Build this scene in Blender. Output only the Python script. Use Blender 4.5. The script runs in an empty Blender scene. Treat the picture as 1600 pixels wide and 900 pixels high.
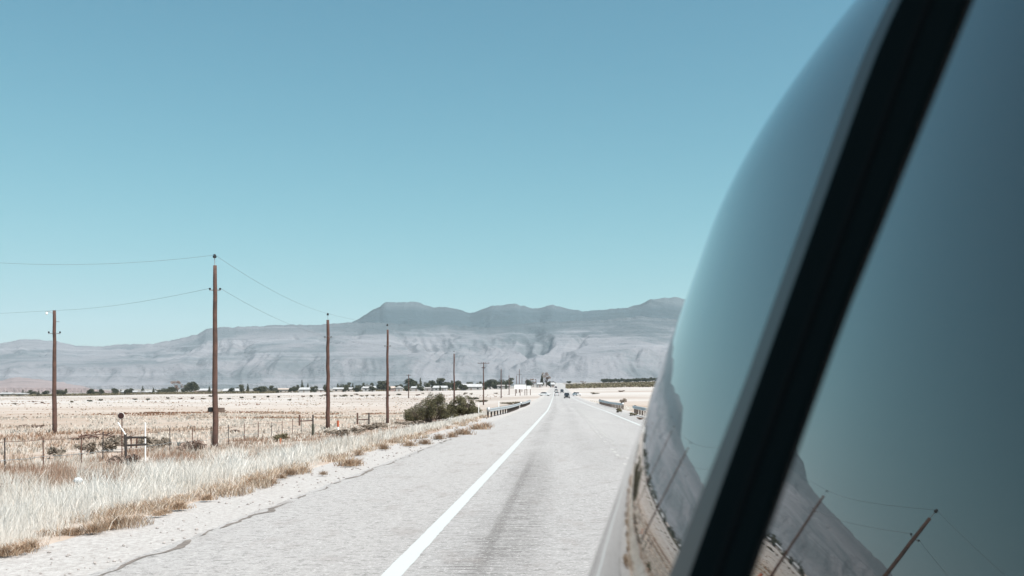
import bpy, math, random
import numpy as np
from mathutils import Vector
random.seed(7)
RNG = np.random.default_rng(11)
SC = bpy.context.scene
COL = SC.collection
R = math.radians

# ------------------------------------------------------------------ camera
EYE = 1.9
cd = bpy.data.cameras.new('camera')
cam = bpy.data.objects.new('camera', cd); COL.objects.link(cam)
cam.location = (0, 0, EYE); cam.rotation_euler = (R(90), 0, 0)
cd.lens = 36; cd.sensor_width = 36; cd.shift_y = 157/1600
cd.clip_start = 0.02; cd.clip_end = 60000
cd.dof.use_dof = True; cd.dof.focus_distance = 90; cd.dof.aperture_fstop = 6.3
SC.camera = cam

# ------------------------------------------------------------------ light
SUN_EL, SUN_AZ = 56.0, 128.0        # azimuth clockwise from +Y (the view direction)
w = bpy.data.worlds.new('World'); SC.world = w; w.use_nodes = True
nt = w.node_tree; bg = nt.nodes['Background']
sky = nt.nodes.new('ShaderNodeTexSky'); sky.sky_type = 'NISHITA'; sky.sun_disc = False
sky.sun_elevation = R(SUN_EL); sky.sun_rotation = R(SUN_AZ)
sky.altitude = 1200; sky.air_density = 1.15; sky.dust_density = 1.0; sky.ozone_density = 0.6
mx = nt.nodes.new('ShaderNodeMix'); mx.data_type = 'RGBA'; mx.blend_type = 'MULTIPLY'
mx.inputs[0].default_value = 1.0
nt.links.new(sky.outputs[0], mx.inputs[6]); mx.inputs[7].default_value = (0.408, 0.715, 0.705, 1)
den = nt.nodes.new('ShaderNodeVectorMath'); den.operation = 'MULTIPLY_ADD'
sq = nt.nodes.new('ShaderNodeVectorMath'); sq.operation = 'MULTIPLY'
nt.links.new(mx.outputs[2], sq.inputs[0]); nt.links.new(mx.outputs[2], sq.inputs[1])
nt.links.new(sq.outputs[0], den.inputs[0]); den.inputs[1].default_value = (.011, .0175, .0120); den.inputs[2].default_value = (.79, .78, .85)
dv = nt.nodes.new('ShaderNodeVectorMath'); dv.operation = 'DIVIDE'
nt.links.new(mx.outputs[2], dv.inputs[0]); nt.links.new(den.outputs[0], dv.inputs[1]); nt.links.new(dv.outputs[0], bg.inputs[0]); bg.inputs[1].default_value = 0.075
sl = bpy.data.lights.new('sun', 'SUN'); sl.energy = 4.4; sl.angle = R(0.53); sl.color = (1.0, 0.95, 0.905)
so = bpy.data.objects.new('sun', sl); COL.objects.link(so)
sd = Vector((math.sin(R(SUN_AZ))*math.cos(R(SUN_EL)), math.cos(R(SUN_AZ))*math.cos(R(SUN_EL)), math.sin(R(SUN_EL))))
so.rotation_euler = sd.to_track_quat('Z', 'Y').to_euler(); so.location = (30, -30, 60)
SC.view_settings.view_transform = 'Standard'; SC.view_settings.look = 'None'
SC.view_settings.exposure = 1.06; SC.view_settings.gamma = 1.0
SC.view_settings.use_curve_mapping = False
SC.render.resolution_x = 1024; SC.render.resolution_y = 576
SC.render.engine = 'CYCLES'
SC.cycles.volume_bounces = 1
SC.cycles.max_bounces = 6

# ------------------------------------------------------------------ materials
def links(m): return m.node_tree.nodes, m.node_tree.links
def mat(name, col, rough=0.8, metal=0.0, var=0.0, scale=4.0, col2=None, detail=6, bump=0.0, bscale=20, ior=None, spec=None):
    m = bpy.data.materials.new(name); m.use_nodes = True
    N, L = links(m); b = N['Principled BSDF']
    b.inputs['Roughness'].default_value = rough; b.inputs['Metallic'].default_value = metal
    if ior: b.inputs['IOR'].default_value = ior
    if spec is not None: b.inputs['Specular IOR Level'].default_value = spec
    c = (*col, 1)
    if col2 is None and var > 0: col2 = tuple(max(0, x*(1-var)) for x in col)
    if col2 is None: b.inputs['Base Color'].default_value = c
    else:
        tc = N.new('ShaderNodeTexCoord'); n = N.new('ShaderNodeTexNoise')
        n.inputs['Scale'].default_value = scale; n.inputs['Detail'].default_value = detail
        n.inputs['Roughness'].default_value = 0.65
        L.new(tc.outputs['Object'], n.inputs['Vector'])
        r = N.new('ShaderNodeValToRGB'); r.color_ramp.elements[0].position = 0.35; r.color_ramp.elements[1].position = 0.65
        r.color_ramp.elements[0].color = (*col2, 1); r.color_ramp.elements[1].color = c
        L.new(n.outputs['Fac'], r.inputs[0]); L.new(r.outputs[0], b.inputs['Base Color'])
    if bump > 0:
        tc = N.new('ShaderNodeTexCoord'); n = N.new('ShaderNodeTexNoise'); n.inputs['Scale'].default_value = bscale
        n.inputs['Detail'].default_value = 5; L.new(tc.outputs['Object'], n.inputs['Vector'])
        bp = N.new('ShaderNodeBump'); bp.inputs['Strength'].default_value = bump; bp.inputs['Distance'].default_value = 0.02
        L.new(n.outputs['Fac'], bp.inputs['Height']); L.new(bp.outputs[0], b.inputs['Normal'])
    return m

def leaf_mat(name, cols, trans=0.3, attr='tint'):
    m = bpy.data.materials.new(name); m.use_nodes = True
    N, L = links(m); N.remove(N['Principled BSDF']); out = N['Material Output']
    a = N.new('ShaderNodeAttribute'); a.attribute_name = attr
    r = N.new('ShaderNodeValToRGB'); el = r.color_ramp.elements
    el[0].position = 0; el[0].color = (*cols[0], 1); el[1].position = 1; el[1].color = (*cols[-1], 1)
    for i, c in enumerate(cols[1:-1]):
        e = el.new((i+1)/(len(cols)-1)); e.color = (*c, 1)
    L.new(a.outputs['Fac'], r.inputs[0])
    d = N.new('ShaderNodeBsdfDiffuse'); t = N.new('ShaderNodeBsdfTranslucent'); mi = N.new('ShaderNodeMixShader')
    mi.inputs[0].default_value = trans
    L.new(r.outputs[0], d.inputs[0]); L.new(r.outputs[0], t.inputs[0])
    L.new(d.outputs[0], mi.inputs[1]); L.new(t.outputs[0], mi.inputs[2]); L.new(mi.outputs[0], out.inputs['Surface'])
    return m

class Nd:
    """tiny helper for longer node trees"""
    def __init__(s, m):
        s.N, s.L = links(m); s.b = s.N['Principled BSDF']
    def new(s, t): return s.N.new(t)
    def noise(s, vec, scale, detail=5, rough=0.6, dist=0.0):
        n = s.new('ShaderNodeTexNoise'); n.inputs['Scale'].default_value = scale
        n.inputs['Detail'].default_value = detail; n.inputs['Roughness'].default_value = rough; n.inputs['Distortion'].default_value = dist
        s.L.new(vec, n.inputs['Vector']); return n.outputs['Fac']
    def mapv(s, vec, sc):
        n = s.new('ShaderNodeMapping'); n.inputs['Scale'].default_value = sc; s.L.new(vec, n.inputs['Vector']); return n.outputs[0]
    def ramp(s, f, stops):
        r = s.new('ShaderNodeValToRGB'); el = r.color_ramp.elements
        el[0].position, el[0].color = stops[0][0], (*stops[0][1], 1)
        el[1].position, el[1].color = stops[-1][0], (*stops[-1][1], 1)
        for p, c in stops[1:-1]:
            e = el.new(p); e.color = (*c, 1)
        s.L.new(f, r.inputs[0]); return r.outputs[0]
    def fr(s, f, a, b):
        n = s.new('ShaderNodeMapRange'); n.inputs[1].default_value = a; n.inputs[2].default_value = b
        n.interpolation_type = 'SMOOTHSTEP'; s.L.new(f, n.inputs[0]); return n.outputs[0]
    def mix(s, f, a, b):
        n = s.new('ShaderNodeMix'); n.data_type = 'RGBA'
        for k, v in ((0, f), (6, a), (7, b)):
            if isinstance(v, (int, float)): n.inputs[k].default_value = v
            elif isinstance(v, tuple): n.inputs[k].default_value = (*v, 1)
            else: s.L.new(v, n.inputs[k])
        return n.outputs[2]
    def mth(s, op, a, b=None):
        n = s.new('ShaderNodeMath'); n.operation = op
        for k, v in ((0, a), (1, b)):
            if v is None: continue
            if isinstance(v, (int, float)): n.inputs[k].default_value = v
            else: s.L.new(v, n.inputs[k])
        return n.outputs[0]

# ------------------------------------------------------------------ mesh helpers
def tag(o, label=None, cat=None, group=None, kind=None):
    if label: o['label'] = label
    if cat: o['category'] = cat
    if group: o['group'] = group
    if kind: o['kind'] = kind
    return o
def empty(name, loc, rz=0):
    o = bpy.data.objects.new(name, None); COL.objects.link(o); o.location = loc; o.rotation_euler = (0, 0, rz)
    o.empty_display_size = 0.3
    return o
def fast_mesh(name, V, F, m, parent=None, tint=None, smooth=False, uv=None):
    """V (n,3); F list of arrays each (k, nverts)"""
    V = np.asarray(V, dtype=np.float32)
    me = bpy.data.meshes.new(name)
    me.vertices.add(len(V)); me.vertices.foreach_set('co', V.ravel())
    F = [np.asarray(f, dtype=np.int32) for f in F if len(f)]
    loops = np.concatenate([f.ravel() for f in F]); tot = np.concatenate([np.full(len(f), f.shape[1], dtype=np.int32) for f in F])
    st = np.concatenate([[0], np.cumsum(tot)[:-1]]).astype(np.int32)
    me.loops.add(len(loops)); me.loops.foreach_set('vertex_index', loops)
    me.polygons.add(len(tot)); me.polygons.foreach_set('loop_start', st); me.polygons.foreach_set('loop_total', tot)
    me.polygons.foreach_set('use_smooth', np.full(len(tot), bool(smooth)))
    me.update(calc_edges=True)
    if tint is not None:
        a = me.attributes.new('tint', 'FLOAT', 'POINT'); a.data.foreach_set('value', np.asarray(tint, dtype=np.float32))
    if uv is not None:
        l = me.uv_layers.new(name='UVMap'); l.data.foreach_set('uv', np.asarray(uv, dtype=np.float32)[loops].ravel())
    me.materials.append(m)
    o = bpy.data.objects.new(name, me); COL.objects.link(o)
    if parent: o.parent = parent
    return o

class MB:
    def __init__(s): s.V = []; s.F = []
    def add(s, V, F):
        b = len(s.V); s.V += [tuple(v) for v in V]; s.F += [tuple(i+b for i in f) for f in F]; return s
    def box(s, c, d, rz=0, taper=1.0, bev=0):
        cx, cy, cz = c; x, y, z = d[0]/2, d[1]/2, d[2]/2
        V = []
        for k, (sx, sy, sz) in enumerate([(-1,-1,-1),(1,-1,-1),(1,1,-1),(-1,1,-1),(-1,-1,1),(1,-1,1),(1,1,1),(-1,1,1)]):
            f = taper if sz > 0 else 1
            a, b_ = sx*x*f, sy*y*f
            V.append((cx+a*math.cos(rz)-b_*math.sin(rz), cy+a*math.sin(rz)+b_*math.cos(rz), cz+sz*z))
        return s.add(V, [(0,3,2,1),(4,5,6,7),(0,1,5,4),(1,2,6,5),(2,3,7,6),(3,0,4,7)])
    def tube(s, pts, rad, n=8, caps=True):
        pts = [Vector(p) for p in pts]
        if not hasattr(rad, '__len__'): rad = [rad]*len(pts)
        V = []; up = None
        for i, p in enumerate(pts):
            t = (pts[min(i+1, len(pts)-1)] - pts[max(i-1, 0)]).normalized()
            ref = Vector((0, 0, 1)) if abs(t.z) < 0.9 else Vector((1, 0, 0))
            if up is None: a = t.cross(ref).normalized()
            else:
                a = (up - t*up.dot(t)).normalized()
            up = a; b = t.cross(a)
            for k in range(n):
                th = 2*math.pi*k/n
                V.append(p + (a*math.cos(th)+b*math.sin(th))*rad[i])
        F = []
        for i in range(len(pts)-1):
            for k in range(n):
                F.append((i*n+k, i*n+(k+1) % n, (i+1)*n+(k+1) % n, (i+1)*n+k))
        if caps: F += [tuple(range(n-1, -1, -1)), tuple(range((len(pts)-1)*n, len(pts)*n))]
        return s.add(V, F)
    def lathe(s, prof, c=(0,0,0), n=12, axis='z'):
        V = []; F = []
        for r, h in prof:
            for k in range(n):
                th = 2*math.pi*k/n; a, b = r*math.cos(th), r*math.sin(th)
                V.append({'z': (c[0]+a, c[1]+b, c[2]+h), 'x': (c[0]+h, c[1]+a, c[2]+b), 'y': (c[0]+a, c[1]+h, c[2]+b)}[axis])
        for i in range(len(prof)-1):
            for k in range(n): F.append((i*n+k, i*n+(k+1) % n, (i+1)*n+(k+1) % n, (i+1)*n+k))
        F += [tuple(range(n-1, -1, -1)), tuple(range((len(prof)-1)*n, len(prof)*n))]
        return s.add(V, F)
    def build(s, name, m, parent=None, smooth=False):
        me = bpy.data.meshes.new(name); me.from_pydata(s.V, [], s.F); me.update()
        if smooth: me.polygons.foreach_set('use_smooth', [True]*len(me.polygons))
        me.materials.append(m)
        o = bpy.data.objects.new(name, me); COL.objects.link(o)
        if parent: o.parent = parent
        return o
def copy_tree(o, parent=None):
    c = o.copy(); COL.objects.link(c)
    if parent: c.parent = parent
    for ch in list(o.children): copy_tree(ch, c)
    return c

def hash2(i, j, s):
    v = np.sin(i*127.1 + j*311.7 + s*74.7)*43758.5453
    return v - np.floor(v)
def vnoise(x, y, s=0):
    xi, yi = np.floor(x), np.floor(y); fx, fy = x-xi, y-yi
    fx = fx*fx*(3-2*fx); fy = fy*fy*(3-2*fy)
    a, b = hash2(xi, yi, s), hash2(xi+1, yi, s); c, d = hash2(xi, yi+1, s), hash2(xi+1, yi+1, s)
    return (a*(1-fx)+b*fx)*(1-fy) + (c*(1-fx)+d*fx)*fy
def fbm(x, y, oct=5, s=0, ridged=False):
    t = 0; a = 1; n = 0
    for k in range(oct):
        v = vnoise(x*2**k, y*2**k, s+k)
        if ridged: v = 1-np.abs(2*v-1)
        t = t + v*a; n += a; a *= 0.5
    return t/n
def sstep(x): x = np.clip(x, 0, 1); return x*x*(3-2*x)

# ------------------------------------------------------------------ the lie of the land
def XL(Y):      # the white edge line left of the lane
    return np.interp(Y, [-200, 0, 118, 271, 650, 1200, 2000, 6000], [-11.7, -1.74, 4.1, 10.6, 27, 53, 88, 260])
def ZR(Y):      # height of the road
    return np.interp(Y, [-200, 0, 10, 25, 60, 111, 160, 250, 320, 450, 700, 1200, 2000, 5000, 20000],
                     [1, 0, 0, -.11, -.35, -.6, -.85, -1.1, -1.15, -.8, 1.2, 6, 13, 25, 40])
ROAD_W = 6.5
def ZG(X, Y):
    X = np.asarray(X, float); Y = np.asarray(Y, float)
    v = X - XL(Y); zr = ZR(Y)
    zf = np.interp(Y, [-200, 0, 10, 36, 56, 92, 200, 400, 900, 2500, 5000, 20000], [-.4, -.4, -.5, -1.0, -1.45, -1.9, -2.6, -2.4, -1.2, 4, 14, 30])
    zf = zf + np.interp(Y, [200, 400, 900, 3000, 6000], [0, .006, .016, .016, .005])*np.clip(X+150, -600, 300)
    Lw = 5 + .045*np.clip(Y, 0, 2000)
    wl = sstep((-4.3-v)/Lw)
    z = zr*(1-wl) + zf*wl
    rs = np.interp(Y, [0, 100, 400, 900, 1500, 3000, 6000], [-.01, .0, .008, .025, .03, .01, 0])
    z = z + np.where(v > 9, rs*np.clip(v-9, 0, 400) - .25*sstep((v-9)/4), 0)
    out = np.maximum(wl, sstep((v-9)/6))
    z = z + out*((fbm(X/7, Y/7, 3, 3)-.5)*.25 + (fbm(X/60, Y/60, 3, 9)-.5)*np.interp(Y, [0, 100, 1000], [.1, .7, 2]))
    return z
def zg(x, y): return float(ZG(np.array([x]), np.array([y]))[0])
def PX(px, D): return (px-800)/1600*D
def PZ(py, D): return EYE-(py-607)/1600*D
def gy(px, D): return 607+1600*(EYE-zg(PX(px, D), D))/D

# ground sheet ---------------------------------------------------------------
gm = mat('dry_ground', (.5, .42, .35), 0.95)
q = Nd(gm); tc = q.new('ShaderNodeTexCoord').outputs['Object']
geo = q.new('ShaderNodeSeparateXYZ'); q.L.new(tc, geo.inputs[0])
n1 = q.noise(tc, .9, 6, .7); n2 = q.noise(q.mapv(tc, (.35, .9, 1)), .11, 5, .65, .6); n3 = q.noise(q.mapv(tc, (.4, 1, 1)), .016, 4, .6, .8)
n4 = q.noise(tc, 14, 4, .7)
base = q.ramp(n2, [(.38, (.215, .14, .098)), (.49, (.30, .225, .17)), (.60, (.41, .38, .345))])
mid = q.ramp(n1, [(.30, (.22, .15, .11)), (.46, (.36, .29, .24)), (.64, (.46, .42, .38))])
c = q.mix(.5, base, mid)
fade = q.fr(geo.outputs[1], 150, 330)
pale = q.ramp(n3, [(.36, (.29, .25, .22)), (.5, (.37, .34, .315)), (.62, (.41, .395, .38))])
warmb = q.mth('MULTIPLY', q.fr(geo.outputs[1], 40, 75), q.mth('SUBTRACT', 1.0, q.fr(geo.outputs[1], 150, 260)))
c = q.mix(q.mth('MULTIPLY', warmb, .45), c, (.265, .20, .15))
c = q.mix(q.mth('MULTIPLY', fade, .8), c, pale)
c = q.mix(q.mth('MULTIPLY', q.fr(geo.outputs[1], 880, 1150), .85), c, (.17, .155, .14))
c = q.mix(q.mth('MULTIPLY', q.fr(n4, .52, .75), .35), c, (.22, .17, .13))
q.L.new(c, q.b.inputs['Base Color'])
bp = q.new('ShaderNodeBump'); bp.inputs['Strength'].default_value = .6; bp.inputs['Distance'].default_value = .06
q.L.new(n1, bp.inputs['Height']); q.L.new(bp.outputs[0], q.b.inputs['Normal'])

Ys = np.concatenate([np.array([-1500, -200, -100, -40, -15, -5, 0]), np.geomspace(1.5, 10400, 330)])
inner = np.array([-4.8, -4.3, -3.0, 0, 3, 6.5, 8.2, 9.0, 9.6])
kk = (np.arange(1, 91)/90.0)**2.2
cols = []
for Y in Ys:
    Wd = 60 + abs(Y)*.95
    cols.append(np.concatenate([[-4.8-Wd-700], (-4.8 - kk*Wd)[::-1], inner, 9.6 + kk*Wd, [9.6+Wd+500]]) + XL(Y))
GX = np.array(cols); GY = np.repeat(Ys[:, None], GX.shape[1], 1)
GZ = ZG(GX, GY)
GV = (GX-XL(GY))
GZ = GZ - np.where((GV > -4.5) & (GV < 9.2), .09, 0)
nr, nc = GX.shape
idx = np.arange(nr*nc).reshape(nr, nc)
Fq = np.stack([idx[:-1, :-1], idx[:-1, 1:], idx[1:, 1:], idx[1:, :-1]], -1).reshape(-1, 4)
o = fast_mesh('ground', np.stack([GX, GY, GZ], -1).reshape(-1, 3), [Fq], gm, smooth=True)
tag(o, kind='structure')

# road -------------------------------------------------------------------------
am = mat('asphalt', (.25, .24, .23), 0.9)
q = Nd(am); uvn = q.new('ShaderNodeUVMap').outputs[0]
sp = q.new('ShaderNodeSeparateXYZ'); q.L.new(uvn, sp.inputs[0])
U = sp.outputs[0]
fine = q.noise(q.mapv(uvn, (.7, 1, 1)), 7, 6, .95); med = q.noise(q.mapv(uvn, (1, .35, 1)), 1.4, 5, .7); big = q.noise(q.mapv(uvn, (1, .12, 1)), .35, 4, .6)
spk = q.noise(q.mapv(uvn, (.7, 1, 1)), 24, 4, .8)
c = q.ramp(big, [(.35, (.27, .262, .255)), (.65, (.32, .31, .302))])
# shoulder a touch warmer and lighter than the lanes
sh = q.mth('SUBTRACT', 1.0, q.fr(U, -.6, .3))
c = q.mix(q.mth('MULTIPLY', sh, .55), c, (.33, .315, .302))
# dark worn wheel paths with streaky edges
def band(c0, wd):
    d = q.mth('ABSOLUTE', q.mth('SUBTRACT', U, c0)); return q.mth('SUBTRACT', 1.0, q.fr(d, wd*.15, wd))
V_ = sp.outputs[1]
near = q.mth('MULTIPLY', q.fr(V_, 8, 13), q.mth('SUBTRACT', 1.0, q.fr(V_, 24, 38)))
stain = q.mth('MULTIPLY', near, q.mth('ADD', q.mth('MULTIPLY', band(.84, .14), .55), q.mth('MULTIPLY', band(1.15, .55), q.fr(q.noise(q.mapv(uvn, (1.2, 6, 1)), 1.3, 6, .8), .40, .60))))
wb = q.mth('ADD', q.mth('MULTIPLY', band(.78, .5), 1.0), q.mth('MULTIPLY', band(2.5, .55), .55))
streak = q.fr(q.noise(q.mapv(uvn, (.7, 7, 1)), 1.7, 5, .75), .42, .66)
patch = q.fr(q.noise(q.mapv(uvn, (.3, .12, 1)), 1.0, 3, .6), .40, .60)
c = q.mix(q.mth('MULTIPLY', q.mth('MULTIPLY', wb, streak), q.mth('ADD', .25, q.mth('MULTIPLY', patch, .75))), c, (.085, .077, .073))
c = q.mix(q.mth('MULTIPLY', stain, .78), c, (.09, .082, .076))
c = q.mix(q.mth('MULTIPLY', q.fr(fine, .50, .60), .8), c, (.12, .112, .106))
c = q.mix(q.mth('MULTIPLY', q.fr(spk, .52, .64), .75), c, (.52, .50, .49))
c = q.mix(q.mth('MULTIPLY', q.fr(med, .52, .70), .40), c, (.19, .165, .15))
q.L.new(c, q.b.inputs['Base Color'])
bp = q.new('ShaderNodeBump'); bp.inputs['Strength'].default_value = .8; bp.inputs['Distance'].default_value = .03
q.L.new(fine, bp.inputs['Height']); q.L.new(bp.outputs[0], q.b.inputs['Normal'])

RY = np.concatenate([np.array([-60, -30, -10]), np.arange(0, 60, .5), np.geomspace(60, 2400, 240)])
def ribbon(name, m, lo, hi, Yv, lift, jit=0, cols_=2, seed=0, kind='structure', jf=2.5, lo_f=None, hi_f=None, skirt=0.0):
    Yv = np.asarray(Yv, float)
    a = np.full(len(Yv), float(lo)) if lo_f is None else lo_f(Yv)
    b = np.full(len(Yv), float(hi)) if hi_f is None else hi_f(Yv)
    if jit:
        a = a + (fbm(Yv*jf, Yv*0+3.3, 4, seed)-.5)*jit*2; b = b + (fbm(Yv*jf, Yv*0+8.1, 4, seed+5)-.5)*jit*2
    t = np.linspace(0, 1, cols_)
    v = a[:, None]*(1-t) + b[:, None]*t
    zz = np.repeat((ZR(Yv)+lift)[:, None], cols_, 1)
    if skirt:
        v = np.concatenate([v[:, :1], v, v[:, -1:]], 1); zz = np.concatenate([zz[:, :1]-skirt, zz, zz[:, -1:]-skirt], 1)
    n = v.shape[1]
    X = XL(Yv)[:, None] + v; Y = np.repeat(Yv[:, None], n, 1)
    ii = np.arange(len(Yv)*n).reshape(-1, n)
    F = np.stack([ii[:-1, :-1], ii[:-1, 1:], ii[1:, 1:], ii[1:, :-1]], -1).reshape(-1, 4)
    o = fast_mesh(name, np.stack([X, Y, zz], -1).reshape(-1, 3), [F], m, uv=np.stack([v, Y], -1).reshape(-1, 2))
    if kind: o['kind'] = kind
    return o
NY = np.concatenate([np.array([-60, -20, 0]), np.arange(4, 70, .12), np.geomspace(70, 2400, 400)])
ribbon('road', am, -3.1, 8.3, NY, 0, jit=.07, cols_=6, seed=21, skirt=.08)
grm = mat('gravel', (.41, .395, .38), .95, col2=(.27, .25, .235), scale=14, bump=1.0, bscale=30)
ribbon('gravel_verge', grm, -4.75, -2.9, NY, -.03, jit=.16, cols_=4, seed=31, skirt=.12, jf=1.1)
ribbon('gravel_verge', grm, 8.1, 9.3, NY, -.03, jit=.1, cols_=3, seed=35, skirt=.12)
# crack along the pavement edge, drawn as a jagged dark ribbon
ck = mat('dark_crack', (.10, .085, .075), .95, col2=(.19, .165, .145), scale=5)
cy = np.arange(5, 62, .09)
wd = .010 + .035*np.clip(fbm(cy*.8, cy*0, 4, 77)-.42, 0, 1) * 3
off = -2.96 + (fbm(cy*1.3, cy*0+2, 6, 78)-.5)*.30
gap = (fbm(cy*1.3, cy*0+7, 3, 79) > .36)
wd = np.where(gap, wd, .002)
ribbon('road_crack', ck, 0, 0, cy, .006, lo_f=lambda y: off-wd, hi_f=lambda y: off+wd)
# paint
def paint_mat(name, col, wear=.35):
    m = mat(name, col, .7); q = Nd(m); u = q.new('ShaderNodeUVMap').outputs[0]
    a = q.noise(u, 22, 5, .75); b = q.noise(q.mapv(u, (1, .3, 1)), 1.1, 3)
    f = q.fr(q.mth('ADD', a, q.mth('MULTIPLY', b, .5)), .98-wear*.4, 1.12-wear*.3)
    q.L.new(q.mix(q.mth('MULTIPLY', f, .8), col, (.27, .26, .25)), q.b.inputs['Base Color'])
    return m
wp = paint_mat('white_paint', (.40, .415, .41), .32)
yp = paint_mat('faded_paint', (.50, .46, .40), .8)
ribbon('edge_line', wp, -.105, .105, NY[NY > -5], .006, jit=.012, seed=41, jf=6)
ribbon('edge_line', wp, ROAD_W-.10, ROAD_W+.10, NY[(NY > -5) & (NY < 800)], .006, jit=.01, seed=43, jf=6)
# faded double centre marking: one mesh of dashes
MBc = MB()
for k in range(90):
    y0 = 8 + k*1.9
    for c0, sh_ in ((3.42, 0), (3.66, .6)):
        if random.random() < .28: continue
        y1 = y0+sh_; y2 = y1 + random.uniform(.7, 1.15)
        P = []
        for yy, s in ((y1, -1), (y1, 1), (y2, 1), (y2, -1)):
            P.append((float(XL(yy))+c0+s*.055+random.uniform(-.008, .008), yy, float(ZR(yy))+.006))
        MBc.add(P, [(0, 1, 2, 3)])
o = MBc.build('centre_line', mat('worn_centre_paint', (.38, .365, .345), .8, col2=(.28, .27, .26), scale=6)); tag(o, kind='structure')

# ------------------------------------------------------------------ mountains
def range_mesh(name, tab_px, tab_y, Yf, Yr, m, back=1.25, seed=0, amp=1.0, px0=-900, px1=1800, n=1100, rows=120, pw=.85, rf=20.0):
    px = np.linspace(px0, px1, n); u = (px-800)/1600
    e = (607-np.interp(px, tab_px, tab_y))/1600
    e0 = e; e = e + (fbm(px/7.0, px*0, 5, seed)-.5)*.0022
    t = np.concatenate([np.linspace(0, 1, rows), np.linspace(1, 1.35, 14)[1:]])
    Hr = e*Yr
    T, Uu = np.meshgrid(t, u, indexing='ij'); k6 = np.clip(T, 0, 1)**14; HH = (e0*Yr)[None]*(1-k6) + Hr[None]*k6
    Y = Yf + (Yr-Yf)*T
    s = np.clip(T, 0, 1)
    warp = (fbm(Uu*6, T*3, 3, seed+3)-.5)*.6
    gl = fbm((Uu+warp*.10)*rf*1.5, T*1.6+warp, 6, seed+11, True)          # spurs and gullies running down the slope
    gl2 = fbm((Uu+warp*.05)*rf*.35, T*1.1, 3, seed+17, True)
    sh = s**pw
    env = 4*s*(1-s)
    h = HH*(sh + amp*env*((gl-.62)*.42 + (gl2-.6)*.38))
    dn = np.clip(T-1, 0, 1)
    h = h*(1-dn*1.8) 
    h = np.where(T <= .02, -60, h)
    X = Uu*Y
    ii = np.arange(len(t)*n).reshape(-1, n)
    F = np.stack([ii[:-1, :-1], ii[:-1, 1:], ii[1:, 1:], ii[1:, :-1]], -1).reshape(-1, 4)
    # keep everything in front of the crest under the sight line so the crest is the skyline
    el = np.where(T < 1, np.minimum(h, HH/Yr*Y*(.35+.63*T)), h)
    o = fast_mesh(name, np.stack([X, Y, el+EYE], -1).reshape(-1, 3), [F], m, smooth=True)
    return tag(o, kind='structure')
def rock_mat(name, lowc, highc, veg, z0, z1, sc, crest=None):
    m = mat(name, lowc, .95); q = Nd(m); tc = q.new('ShaderNodeTexCoord').outputs['Object']
    s = q.new('ShaderNodeSeparateXYZ'); q.L.new(tc, s.inputs[0])
    n = q.noise(q.mapv(tc, (1, .5, 2.0)), sc, 6, .65, .4); n2 = q.noise(tc, sc*5, 5, .7)
    c = q.mix(q.fr(s.outputs[2], z0, z1), lowc, highc)
    c = q.mix(q.mth('MULTIPLY', q.fr(n, .47, .60), .8), c, veg)
    c = q.mix(q.mth('MULTIPLY', q.fr(n2, .5, .7), .35), c, tuple(x*.55 for x in veg))
    # strata: thin level bands of bare and scrubby rock
    st = q.noise(q.mapv(tc, (.0006, .0006, .05)), 1.0, 4, .6, .3); c = q.mix(q.mth('MULTIPLY', q.fr(st, .52, .60), .30), c, tuple(x*1.5 for x in lowc))
    if crest:       # scrub covered upper slopes with a ragged lower limit
        zz = q.mth('ADD', s.outputs[2], q.mth('MULTIPLY', q.mth('SUBTRACT', q.noise(q.mapv(tc, (1, .6, 1.6)), .0042, 6, .7, .6), .5), 620))
        f = q.mth('MULTIPLY', q.fr(zz, 235, 325), q.fr(s.outputs[0], -1150, -600)); c = q.mix(q.mth('MULTIPLY', f, .68), c, crest)
    bp = q.new('ShaderNodeBump'); bp.inputs['Strength'].default_value = .8; bp.inputs['Distance'].default_value = 35
    q.L.new(q.noise(tc, sc*7, 6, .7), bp.inputs['Height']); q.L.new(bp.outputs[0], q.b.inputs['Normal'])
    q.L.new(c, q.b.inputs['Base Color']); return m
front_px = [-1500, -600, -300, 0, 32, 60, 80, 120, 160, 190, 240, 290, 310, 322, 335, 400, 440, 490, 520, 550, 600, 700, 760, 850, 950, 1000, 1100, 1400, 1800, 2700]
front_y  = [575, 562, 548, 536, 530, 531, 532, 540, 541, 538, 537, 527, 522, 514, 512, 510, 507, 508, 506, 504, 505, 508, 512, 503, 500, 494, 502, 520, 545, 575]
back_px = [-1500, 500, 550, 558, 575, 588, 593, 597, 603, 650, 658, 664, 676, 700, 712, 735, 760, 766, 775, 808, 815, 832, 845, 859, 863, 867, 885, 910, 950, 985, 1000, 1018, 1030, 1052, 1080, 1120, 1200, 1400, 2700]
back_y  = [600, 530, 503, 500, 489, 480.5, 479.5, 474.5, 471.8, 471.2, 473, 476.5, 480, 480, 482, 489, 480.5, 477.5, 476.8, 475.2, 478, 481, 481.5, 476, 475, 477, 482.5, 486, 483.5, 480, 475, 467.5, 465.5, 463.8, 470, 480, 490, 520, 600]
range_mesh('mountains', front_px, front_y, 3400, 5700, rock_mat('scarp_rock', (.158, .160, .172), (.090, .102, .112), (.078, .096, .105), 230, 345, .0018, crest=(.030, .048, .055)), seed=5, amp=1.0)
range_mesh('mountains', back_px, back_y, 5700, 7800, rock_mat('mesa_rock', (.024, .042, .050), (.062, .080, .088), (.018, .033, .038), 560, 650, .0018), seed=25, amp=.5, rf=26)
hill_px = [-900, -500, -200, -60, 0, 20, 40, 90, 130, 150, 175, 200, 2700]
hill_y  = [600, 590, 596, 600, 596, 589, 590, 596, 603, 611, 618, 622, 640]
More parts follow.
